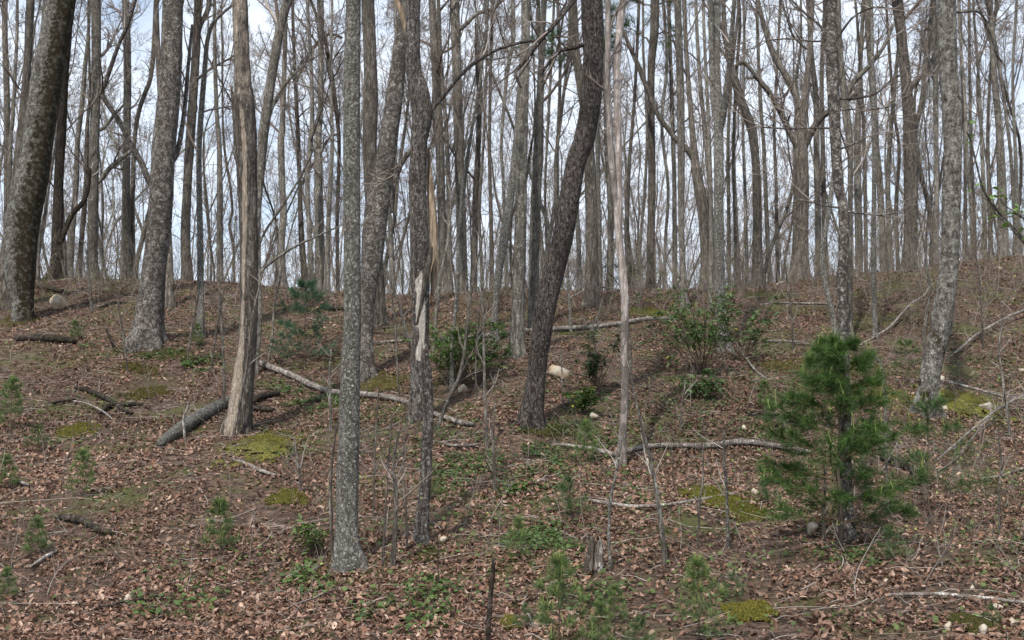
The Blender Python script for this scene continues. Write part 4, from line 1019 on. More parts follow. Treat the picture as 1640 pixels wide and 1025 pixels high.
def shrub(loc, label, H, spread, nst, nl, leafL, c0, c1, seed, group=None, name='evergreen_shrub', yellow=0.0):
    rg = np.random.default_rng(seed)
    z = float(ground(loc[0], loc[1])); o = empty(name, (loc[0], loc[1], z), label, 'shrub', group)
    K = 8; a = rg.uniform(0, 6.28, nst); l = H * rg.uniform(.55, 1.05, nst)
    t = np.linspace(0, 1, K)
    out = spread * rg.uniform(.15, 1.0, nst)
    P = np.stack([np.cos(a)[:, None] * out[:, None] * t ** 1.2, np.sin(a)[:, None] * out[:, None] * t ** 1.2, l[:, None] * t - .03], -1) + rg.normal(size=(nst, K, 3)) * .02
    R = np.linspace(.010, .004, K)[None] * np.ones((nst, 1))
    mb = MB(); mb.tubes(P, R, 5, (.10, .07, .05))
    P2, R2 = grow(rg, P, R, 6, .3, 1, .4, 1.1, (.15 * spread + .06, .5 * spread + .08), .6, K=5, up=.4, wob=.14, rmin=.002)
    mb.tubes(P2, R2, 3, (.12, .09, .06))
    link('stems', mb.mesh('stems', M['twig']), o)
    lb = MB()
    tips = np.concatenate([P[:, -1], P2[:, -1], P2[:, 3], P2[:, 2]])
    pick = rg.integers(0, len(tips), nl)
    p = tips[pick] + rg.normal(size=(nl, 3)) * .012
    az = rg.uniform(0, 6.28, nl); d = norm(np.stack([np.cos(az), np.sin(az), rg.normal(size=nl) * .45 + .05], 1))
    c = np.asarray(c0) + (np.asarray(c1) - np.asarray(c0)) * rg.random((nl, 1)) ** 1.3
    if yellow: k = rg.random(nl) < yellow; c[k] = [.42, .34, .05]
    L = leafL * rg.uniform(.6, 1.2, nl)
    leaf_cards(rg, lb, p, d, L, L * .34, c)
    link('leaves', lb.mesh('leaves', M['leaf']), o)
    return o

G1, G2 = (.03, .07, .018), (.12, .20, .045)
DG1, DG2 = (.035, .065, .026), (.10, .16, .055)
shrub(G(738, 622), 'broad green shrub on the slope behind the thin pale pole', 1.0, .95, 22, 2000, .09, (.05, .10, .025), (.15, .24, .06), 1)
shrub(G(775, 600), 'dark green shrub joined to the broad one, below the bent pale tree', .8, .5, 10, 600, .10, DG1, DG2, 2)
shrub(G(1125, 600), 'tallest drooping-leaved evergreen bush, left of the forked lichened tree\'s foot', 1.35, 1.35, 22, 1150, .11, (.045, .085, .03), (.15, .25, .07), 3, yellow=.012)
shrub(G(1190, 580), 'smaller evergreen bush hugging the foot of the forked lichened tree', .95, .8, 12, 480, .11, DG1, (.12, .20, .06), 4)
shrub(G(1128, 640), 'low bright evergreen clump beneath the tallest drooping-leaved bush', .35, .4, 8, 300, .11, G1, (.09, .18, .05), 5)
shrub(G(958, 630), 'dark thin-leaved bush between the white rock and smooth pale tree', 1.0, .45, 10, 560, .09, DG1, (.055, .09, .04), 6)
shrub(G(932, 662), 'low green clump with a few yellow leaves below the white rock', .35, .4, 9, 420, .09, G1, G2, 7, yellow=.03)
shrub(G(503, 893), 'glossy-leaved small shrub at the left of the lichen-grey trunk\'s foot', .42, .22, 7, 210, .08, (.05, .09, .02), (.12, .19, .05), 8, yellow=.02)
shrub(G(1300, 610), 'low leafy clump behind and left of the largest young pine', .3, .35, 6, 200, .08, G1, G2, 9)
shrub(G(1000, 470, 33), 'dull green brush on the ridge behind the smooth pale tree', .9, .9, 10, 420, .09, DG1, (.07, .10, .04), 10)
shrub(G(780, 500), 'olive brush under the ridge between the wavy-limbed trunk and bent pale tree', .9, .9, 10, 420, .08, (.05, .07, .02), (.13, .15, .04), 12)

# ------------------------------------------------------------------ moss cushions
MOSS = []
def moss(px, py, rx, ry, h, label, col=(.12, .125, .018), seed=0):
    c = G(px, py); d1 = G(px + rx, py); d2 = G(px, py - ry); d3 = G(px, min(py + ry, 1060))
    ax = abs(d1[0] - c[0]); ay = max(.12, abs(d2[1] - d3[1]) / 2)
    MOSS.append((c[0], c[1], ax, ay))
    rg = np.random.default_rng(seed + 60)
    n = 72; u = np.linspace(-1.15, 1.15, n); U, Vv = np.meshgrid(u, u)
    X = c[0] + U * ax; Y = c[1] + Vv * ay
    q = np.stack([X.ravel() * 5, Y.ravel() * 5, np.full(X.size, seed * 1.7)], 1)
    edge = np.sqrt(U ** 2 + Vv ** 2) + (fbm(q * .7, 4, seed).reshape(n, n) - .5) * 1.7 + (fbm(q * 3.1, 3, seed + 5).reshape(n, n) - .5) * 1.3
    dome = np.clip(1 - edge, -.4, 1)
    Z = ground(X, Y) + .7 * h * np.sqrt(np.clip(dome, 0, 1)) * (.6 + .7 * fbm(q * 2.2, 3, seed + 2).reshape(n, n)) - .03 * (dome <= 0) + .004
    Pv = np.stack([X.ravel() - c[0], Y.ravel() - c[1], Z.ravel() - c[2]], 1)
    i0 = (np.arange(n - 1)[:, None] * n + np.arange(n - 1)[None]).ravel()
    Q = np.stack([i0, i0 + 1, i0 + n + 1, i0 + n], 1)
    keep = (dome.ravel()[Q] > -.04).all(1) & (rg.random(len(Q)) < np.clip(.35 + 4 * dome.ravel()[Q[:, 0]], 0, 1)); Q = Q[keep]
    v = fbm(q * 3, 3, seed + 4)[:, None]
    col = np.asarray(col); col = col * [.92, .92, 1.0]; cc = (col * (0.35 + 1.2 * v)) * (1 - .5 * (fbm(q * .8, 3, seed + 8) > .55)[:, None]) + .03 * (1 - v) * np.where(rg.random((n * n, 1)) < .1, .7, 1)
    mb = MB(); mb.add(Pv, Q, None, cc)
    k = np.where(dome.ravel() > 0.02)[0]; k = rg.choice(k, min(9000, len(k) * 9))
    p = Pv[k] + rg.normal(size=(len(k), 3)) * [ax / n, ay / n, 0]; up = norm(rg.normal(size=(len(k), 3)) * .5 + [0, 0, 1.]) * rg.uniform(.010, .024, (len(k), 1)); w = norm(np.cross(up, rg.normal(size=up.shape))) * .004
    mb.add(np.stack([p - w, p + w, p + up], 1).reshape(-1, 3), None, np.arange(3 * len(k)).reshape(-1, 3), np.repeat(col * rg.uniform(.5, 1.7, (len(k), 1)), 3, 0))
    o = link('moss_cushion', mb.mesh('moss_cushion', M['moss']), None, c)
    tag(o, label, 'moss', 'moss cushions')
YG = (.135, .125, .022); DGm = (.08, .08, .022); OG = (.105, .088, .024)
moss(415, 712, 52, 24, .06, 'yellow-green moss mound at the right foot of the dead snag', YG, 1)
moss(125, 690, 32, 13, .05, 'bright moss mat on the left below the gnarled grey branch', YG, 2)
moss(215, 592, 42, 8, .04, 'olive moss strip on the left slope below the scaly grey oak', OG, 3)
moss(235, 628, 44, 9, .04, 'ochre moss strip under the one below the scaly grey oak', OG, 4)
moss(270, 570, 48, 8, .04, 'green moss band right at the foot of the scaly grey oak', DGm, 5)
moss(25, 517, 30, 8, .05, 'moss at the foot of the thick mossy leaning tree', OG, 6)
moss(612, 615, 34, 15, .06, 'dark moss mound right behind the lichen-grey trunk at the furrowed oak\'s foot', OG, 7)
moss(1135, 800, 42, 14, .06, 'moss mound at the tip of the curved white branch, the left of two', (.13, .13, .018), 8)
moss(1195, 822, 46, 20, .05, 'wider moss mound at the tip of the curved white branch, the right of two', (.10, .10, .018), 9)
moss(1200, 983, 36, 15, .07, 'brightest yellow-green mossy hummock near the bottom beside seedling pines', (.155, .14, .024), 10)
moss(815, 998, 20, 11, .05, 'small yellow moss cushion right of the upright dark stake', (.16, .15, .03), 11)
moss(1540, 648, 52, 24, .12, 'large moss mound right of the big blocky-barked trunk\'s foot', (.13, .125, .018), 12)
moss(1430, 640, 40, 22, .05, 'rusty moss patch left of the big blocky-barked trunk\'s foot', (.13, .095, .025), 13)
moss(1340, 590, 70, 16, .05, 'brownish moss stretch behind the largest young pine\'s top', (.10, .085, .025), 14)
moss(1260, 590, 40, 10, .04, 'thin moss patch left of the brownish moss stretch behind the pine', (.10, .085, .025), 15)
moss(1030, 503, 40, 8, .06, 'moss under the ridge behind the long leaning log\'s right end', (.12, .12, .02), 16)
moss(1400, 515, 60, 14, .05, 'mossy shelf around the foot of the thin pale pole', (.09, .08, .03), 17)
moss(870, 692, 36, 8, .04, 'moss collar right of the dark leaning tree\'s foot', DGm, 18)
moss(690, 890, 26, 9, .03, 'thin moss at the foot of the brown stripped snag', DGm, 19)
moss(1560, 1000, 45, 16, .04, 'dark moss mat among white stones at the lower right', DGm, 20)
moss(1225, 475, 45, 6, .05, 'dark moss bank below the ridge right of the forked lichened tree', (.07, .07, .02), 21)
moss(465, 795, 34, 12, .03, 'faded yellow moss left of the lichen-grey trunk\'s lower part', (.15, .14, .03), 22)

# ------------------------------------------------------------------ fallen logs and branches
LOGS = []
def log(label, path, mat='deadwood', name='fallen_log', cat='fallen log', lift=.95, group=None, S=14, step=.06, amp=.12, twigs=0, rise=None, seed=0, knots=True):
    P, R = [], []
    for i, (px, py, w) in enumerate(path):
        p = G(px, py); dist = np.dot(p - np.array([0, 0, CAMZ]), FWD); r = .5 * w / F_PX * dist
        if rise: p = W(px, py, p[1]) ; p[2] = max(p[2], float(ground(p[0], p[1]))) + rise[i]
        else: p[2] = float(ground(p[0], p[1])) + r * lift
        P.append(p); R.append(r)
        LOGS.append((p[0], p[1]))
    P = np.array(P); R = np.array(R)
    org = P[len(P) // 2].copy(); org[2] = float(ground(org[0], org[1]))
    Ps, Rs = resample(P, R, step)
    if not rise:
        gz = ground(Ps[:, 0], Ps[:, 1]) + Rs * lift + .022
        k = np.ones(9) / 9; gz = np.convolve(np.pad(gz, 4, mode='edge'), k, mode='valid'); Ps[:, 2] = gz
    idx = np.linspace(0, len(Ps) - 1, max(6, len(Ps))).astype(int)
    me, L2, R2 = trunk_mesh(Ps, Rs, S, step, 0, 0, amp, 12, 1.0, None, org, M[mat], seed, False, grounded=False)
    o = link(name, me, None, org); tag(o, label, cat, group)
    if twigs:
        rg = np.random.default_rng(seed + 9); mb = MB(); uu = np.linspace(0, len(L2) - 1, 16).astype(int)
        q1, r1 = grow(rg, L2[uu][None], R2[uu][None], twigs, .15, 1, .5, 1.1, (.2, .7), .45, K=6, up=.15, wob=.16, rmin=.003)
        mb.tubes(q1, r1, 5, (.24, .21, .18))
        q2, r2 = grow(rg, q1, r1, 3, .3, 1, .4, .9, (-.4, -.7), .6, K=4, up=.1, wob=.16, rmin=.002)
        mb.tubes(q2, r2, 3, (.24, .21, .18)); link('twigs', mb.mesh('twigs', M['twig'], org), o)
    return o

log('long grey log sloping down behind the lichen-grey trunk from the dead snag', [(409, 584, 9), (440, 597, 10), (475, 612, 10), (510, 628, 10), (545, 636, 10), (590, 640, 10), (630, 645, 9), (662, 655, 8), (700, 670, 8), (735, 682, 8), (758, 686, 6)], seed=1, S=18)
log('long dark-topped log lying under the ridge behind the dark leaning tree', [(596, 553, 4), (640, 549, 4), (700, 549, 5), (760, 546, 6), (800, 540, 8), (850, 535, 8), (905, 532, 8), (950, 528, 7), (1000, 522, 7), (1040, 516, 7), (1076, 513, 6)], seed=2, amp=.1)
log('long pale barkless log right of the smooth pale tree\'s foot, level with it', [(985, 736, 8), (1005, 729, 9), (1035, 722, 9), (1070, 721, 9), (1110, 722, 9), (1150, 721, 10), (1175, 716, 11), (1192, 713, 11), (1215, 717, 9), (1250, 723, 9), (1280, 726, 8), (1302, 732, 6)], seed=3, S=18, amp=.15)
log('short half-buried log left of the smooth pale tree\'s foot', [(884, 716, 5), (910, 719, 6), (940, 724, 7), (965, 730, 8), (984, 735, 6)], seed=4)
log('thin curved white branch lying below the long pale log', [(944, 804, 4), (960, 810, 6), (985, 816, 6), (1020, 818, 6), (1050, 817, 6), (1085, 812, 5), (1120, 806, 5), (1150, 800, 4), (1176, 794, 3)], name='fallen_branch', cat='fallen branch', seed=5, S=12)
log('straight pale stick near the bottom right corner', [(1424, 961, 5), (1460, 959, 6), (1510, 959, 6), (1550, 962, 6), (1600, 968, 6), (1660, 977, 6)], name='fallen_branch', cat='fallen branch', seed=6, S=12)
log('thick mottled log lying against the left foot of the dead snag', [(256, 720, 13), (275, 706, 18), (300, 690, 21), (325, 674, 20), (350, 660, 18), (368, 648, 14)], mat='lichen', seed=7, S=24, step=.04, lift=.8)
log('bent log piece just right of the dead snag\'s foot', [(396, 656, 10), (412, 645, 11), (430, 638, 9), (447, 634, 6)], mat='rotwood', seed=8, S=16)
log('second darker log stub under the bent piece right of the dead snag\'s foot', [(402, 662, 9), (418, 659, 9), (436, 664, 7)], mat='rotwood', seed=9, S=14)
log('dark moss-grown log under the thick mossy leaning tree', [(24, 549, 7), (45, 548, 11), (75, 549, 12), (100, 550, 11), (120, 554, 8)], mat='rotwood', seed=10, S=18)
log('dark rotten log low on the left, sunk in leaves', [(82, 834, 6), (105, 836, 11), (130, 842, 12), (155, 855, 10), (178, 864, 6)], mat='rotwood', seed=11, S=18)
log('gnarled grey branch on the left slope, arched end to the right', [(158, 668, 5), (172, 657, 8), (190, 652, 8), (210, 655, 7), (228, 652, 5)], mat='rotwood', name='fallen_branch', cat='fallen branch', seed=12, twigs=3)
log('dark broken branch angled above the gnarled grey one on the left', [(120, 624, 5), (148, 634, 7), (172, 645, 8), (196, 660, 7), (212, 668, 5)], mat='rotwood', name='fallen_branch', cat='fallen branch', seed=13)
log('slim pale stick crossing below the gnarled branches on the left', [(118, 646, 3), (140, 655, 3), (165, 668, 3), (184, 677, 2)], name='fallen_branch', cat='fallen branch', seed=14, S=8, rise=[.03, .08, .08, .02])
log('short dark stick left of the gnarled grey branch', [(84, 652, 4), (100, 647, 5), (120, 642, 4)], mat='rotwood', name='fallen_branch', cat='fallen branch', seed=15)
log('flat weathered wood slab below the moss mound at the dead snag', [(374, 738, 4), (392, 746, 7), (415, 757, 7), (442, 768, 4)], name='fallen_log', seed=16, lift=.3)
log('small forked stick in leaf litter right of the crooked oak', [(692, 710, 4), (715, 716, 5), (740, 722, 5), (768, 714, 4)], name='fallen_branch', cat='fallen branch', seed=17, twigs=3)
log('dark log left of the largest young pine, at mid height', [(1208, 664, 5), (1235, 671, 8), (1262, 678, 10), (1286, 685, 8)], mat='rotwood', seed=18)
log('dark decayed log right behind the largest young pine', [(1412, 738, 8), (1430, 746, 12), (1452, 757, 13), (1478, 772, 9)], mat='rotwood', seed=19, S=18)
log('pinkish broken log under the largest young pine\'s right side', [(1368, 806, 6), (1390, 798, 8), (1412, 793, 6)], mat='rotwood', seed=20)
log('dark fallen stick right of the pale curved branch, behind the ridge of litter', [(1190, 660, 3), (1215, 672, 3), (1290, 690, 3)], mat='rotwood', name='fallen_branch', cat='fallen branch', seed=21)
log('long thin dead branch arching across the slope left of the big blocky-barked trunk', [(1378, 554, 2.8), (1400, 545, 2.8), (1425, 534, 3.5), (1445, 516, 3.5), (1462, 504, 2.8), (1480, 496, 2.1), (1492, 480, 1.4)], name='fallen_branch', cat='fallen branch', seed=22, S=8, rise=[.02, .06, .12, .18, .25, .3, .35], twigs=4)
log('long dead branch sloping up to the right edge beside the big blocky-barked trunk', [(1516, 578, 2.1), (1540, 564, 3.5), (1562, 548, 4.2), (1590, 534, 4.2), (1615, 520, 4.2), (1650, 508, 4.2)], name='fallen_branch', cat='fallen branch', seed=23, S=10, rise=[.03, .08, .12, .15, .16, .18], twigs=9)
log('thin pale branch lying over the large moss mound', [(1506, 623, 3), (1535, 630, 4), (1570, 637, 4), (1605, 645, 4), (1650, 650, 4)], name='fallen_branch', cat='fallen branch', seed=24, S=8, rise=[.15, .14, .12, .1, .1], twigs=3)
log('longest pole of the brush heap at the right edge', [(1500, 742, 2.8), (1530, 722, 3.5), (1560, 700, 4.2), (1590, 680, 4.2), (1615, 668, 4.9), (1650, 655, 4.9)], name='fallen_branch', cat='fallen branch', seed=25, S=10, rise=[.03, .08, .12, .16, .2, .25], twigs=12)
log('second pole of the brush heap at the right edge, lower end buried', [(1502, 758, 2.1), (1530, 742, 2.8), (1556, 716, 2.8), (1580, 690, 2.8), (1600, 668, 2.8)], name='fallen_branch', cat='fallen branch', seed=26, S=8, rise=[.02, .05, .1, .14, .16], twigs=10)
log('thin curved stick on bare soil at the right edge below the brush heap', [(1575, 772, 3), (1600, 768, 4), (1620, 762, 4), (1640, 754, 4)], name='fallen_branch', cat='fallen branch', seed=27, S=8, twigs=2)
log('white thin branch lying above the smooth pale tree, left of it', [(905, 486, 2), (930, 482, 3), (960, 480, 3), (985, 483, 2)], name='fallen_branch', cat='fallen branch', seed=28, S=6, rise=[.05, .2, .3, .3])
log('thin grey branch lying across the slope left of the largest young pine\'s top', [(1195, 553, 3), (1240, 550, 4), (1285, 552, 4), (1300, 556, 2)], name='fallen_branch', cat='fallen branch', seed=29, S=8, twigs=3)
log('pale leaning dead stick running from the slope to the lichened stem in the pine', [(1215, 495, 2), (1250, 500, 3), (1290, 509, 4), (1330, 518, 4)], name='fallen_branch', cat='fallen branch', seed=30, S=8, rise=[.1, .2, .3, .4], twigs=4)
log('forked dead branch on the slope right of the forked lichened tree\'s foot', [(1172, 558, 2), (1190, 575, 3), (1210, 598, 4), (1232, 612, 3)], name='fallen_branch', cat='fallen branch', seed=31, S=8, rise=[.2, .1, .05, .02], twigs=4)
log('dark log on the far left slope just under the ridge', [(55, 462, 5), (75, 466, 8), (100, 472, 6)], mat='rotwood', seed=32)
log('slim log on the left under the ridge, right of the pale boulder', [(160, 496, 3), (178, 488, 5), (200, 487, 3)], mat='rotwood', seed=33)
log('dark log piece on the ridge just left of the lichen-grey trunk', [(520, 496, 7), (536, 499, 8), (552, 500, 6)], mat='rotwood', seed=34)
log('grey stick low on the left leading up from the bottom edge', [(150, 985, 4), (190, 975, 7), (225, 966, 5)], mat='rotwood', name='fallen_branch', cat='fallen branch', seed=35)
log('pale stick lying left of the low spreading seedling pine', [(48, 916, 3), (68, 902, 6), (92, 886, 5)], mat='deadwood', name='fallen_branch', cat='fallen branch', seed=36)
log('pale branch end emerging at the left, near the seedling pines', [(20, 770, 3), (32, 778, 6), (46, 784, 4)], mat='deadwood', name='fallen_branch', cat='fallen branch', seed=37)
log('thin pale root-like stick right of the forked seedling stems near centre', [(845, 955, 2), (838, 975, 4), (850, 1000, 4), (853, 1010, 3)], mat='deadwood', name='fallen_branch', cat='fallen branch', seed=38)

# white bent stick standing in front of the thick mottled log
def stick(label, path, mat='deadwood', name='dead_stick', cat='stick', Y=None, S=10, broken=False, twigs=0, flare=0, seed=0, colr=None):
    P, R, Yq = world_path(path, Y, .05, seed)
    if Y is None: P[0, 2] = float(ground(P[0, 0], P[0, 1]))
    org = P[0].copy(); org[2] = float(ground(org[0], org[1]))
    me, Ps, Rs = trunk_mesh(P, R, S, .03, flare, 0, .10, 20, .3, None, org, M[mat], seed, broken)
    o = link(name, me, None, org); tag(o, label, cat)
    if twigs:
        rg = np.random.default_rng(seed + 5); mb = MB(); uu = np.linspace(0, len(Ps) - 1, 24).astype(int)
        twig_system(rg, mb, Ps[uu][None], Rs[uu][None], [dict(m=twigs, t0=.3, t1=.98, a0=.4, a1=1.0, L=(.2, .7), rf=.55, K=7, up=.35, wob=.12, rmin=.0025),
            dict(m=3, t0=.2, t1=1, a0=.4, a1=.9, L=(-.3, -.6), rf=.6, K=4, up=.15, wob=.16, rmin=.0016)], sides=(4, 3))
        link('twigs', mb.mesh('twigs', M['twig'], org), o)
    return o
stick('white bent stick standing before the thick mottled log', [(299, 712, 4), (296, 700, 4), (294, 680, 4), (295, 665, 4), (302, 650, 3)], 'deadwood', seed=1)
stick('dark upright broken stake rising from the bottom edge left of the seedling pines', [(783, 1045, 9), (782, 1010, 9), (784, 980, 9), (786, 950, 8), (789, 920, 8), (791, 895, 5)], 'rotwood', seed=2, S=16)
stick('dark stub poking up left of the scaly grey oak\'s foot', [(182, 560, 6), (180, 548, 6), (175, 538, 5), (170, 527, 3)], 'rotwood', seed=3)

# jagged stump
def stump():
    c = G(952, 918); rg = np.random.default_rng(4); mb = []
    o = empty('tree_stump', c, 'jagged weathered stump of splintered grey wood near the bottom middle', 'stump')
    s = c[1] / F_PX
    for k in range(11):
        a = rg.uniform(0, 6.28); r = rg.uniform(.2, 1) * 13 * s
        x = cos(a) * r; y = sin(a) * r * .8
        h = rg.uniform(18, 56) * s * (1.0 if k < 7 else .6)
        P = np.array([[x, y, -.05], [x * 1.0 + .01, y, h * .4], [x * .9 + .02 + rg.normal() * .01, y, h * .8], [x * .9 + .035 + rg.normal() * .015, y, h]])
        P[:, 2] += float(ground(c[0] + x, c[1] + y)) - c[2]
        rr = np.array([1.25, 1.0, .6, .12]) * rg.uniform(3.5, 6.5) * s
        me, _, _ = trunk_mesh(P, rr, 10, .03, 0, 0, .35, 22, .15, None, None, M['snag'] if k % 3 else M['deadwood'], k, False, grounded=False)
        mb.append(me)
    for k, me in enumerate(mb): link('splinter', me, o)
stump()

# ------------------------------------------------------------------ stones
def rock(px, py, w, h, label, seed, tint=None):
    c = G(px, py + h * .35); s = c[1] / F_PX; rg = np.random.default_rng(seed)
    nu, nv = 22, 14
    u = np.linspace(0, 2 * pi, nu, endpoint=False); v = np.linspace(-pi / 2, pi / 2, nv)
    U, Vv = np.meshgrid(u, v)
    D = np.stack([np.cos(Vv) * np.cos(U), np.cos(Vv) * np.sin(U), np.sin(Vv)], -1).reshape(-1, 3)
    r = np.ones(len(D))
    for k in range(7):       # cut flat facets
        nrm = norm(rg.normal(size=3)); dd = rg.uniform(.34, .72); dp = D @ nrm
        r = np.minimum(r, np.where(dp > 1e-3, dd / np.maximum(dp, 1e-3), 9))
    r = r * (1 + (fbm(D * 3 + seed, 3) - .5) * .30) * (1 + .25 * D[:, 0] * (1 if seed % 2 else -1))
    V = D * r[:, None] * np.array([w * .5, w * .42, h * .75]) * s * 1.2
    V[:, 2] += h * .34 * s + .01
    i0 = (np.arange(nv - 1)[:, None] * nu + np.arange(nu)[None]); j = (np.arange(nu) + 1) % nu
    Q = np.stack([i0, (np.arange(nv - 1)[:, None] * nu + j[None]), ((np.arange(nv - 1)[:, None] + 1) * nu + j[None]), i0 + nu], -1).reshape(-1, 4)
    o = link('stone', make_mesh('stone', V, Q, M['rock'], None, False), None, c)
    tag(o, label, 'stone', 'pale stones on the slope')
    o.rotation_euler = (0, 0, rg.uniform(0, 3)*0)
rock(892, 598, 28, 24, 'largest cream-white stone, right of the dark leaning tree\'s trunk', 3)
rock(86, 488, 26, 18, 'tan pointed stone under the ridge right of the thick mossy tree', 7)
rock(1299, 852, 22, 14, 'rounded buff stone left of the largest young pine\'s foot', 5)
rock(1512, 657, 11, 9, 'small yellowish stone at the big blocky-barked trunk\'s foot', 9)
rock(1582, 656, 18, 14, 'grey-white stone at the right end of the large moss mound', 10)
rock(1518, 1006, 12, 12, 'upright white stone at lower right, left of the lowest white one', 11)
rock(1577, 1016, 15, 15, 'lowest white stone, at the lower right', 12)
rock(1622, 998, 13, 12, 'grey-white stone nearest the lower right corner', 13)
rock(954, 668, 13, 9, 'grey-white stone on the slope under the clump with yellow leaves', 14)
rock(740, 624, 18, 10, 'buff flat stone behind the thin tall pale pole', 15)
rock(1042, 512, 24, 8, 'white stone resting behind the right end of the dark-topped log', 16)
rock(1192, 688, 11, 7, 'white stone above the long pale log\'s right part', 17)
rock(1212, 790, 12, 8, 'tan stone right of the curved white branch\'s tip', 18)
rock(1037, 741, 8, 9, 'small white stone under the left part of the long pale log', 19)
rock(712, 868, 12, 8, 'yellowish small stone right of the brown stripped snag\'s foot', 20)
rock(655, 857, 7, 5, 'tiny white stone left of the brown stripped snag\'s foot', 21)
rock(1421, 934, 7, 6, 'tiny white stone above the straight pale stick\'s left end', 22)
rock(1557, 946, 9, 7, 'small white stone above the middle of the straight pale stick', 23)
rock(1600, 974, 20, 6, 'flat white stone just under the straight pale stick', 24)
rock(205, 963, 12, 10, 'small cream stone low on the left beside the grey stick', 25)
rock(1508, 610, 18, 8, 'white stone behind the big blocky-barked trunk, on its right', 26)
rock(1250, 455, 22, 6, 'pale stone on the ridge left of the broad forked trunk', 27)
rock(1600, 430, 10, 5, 'pale stone high on the right ridge', 28)
rock(1635, 595, 12, 8, 'grey stone touching the right edge of the slope', 29)

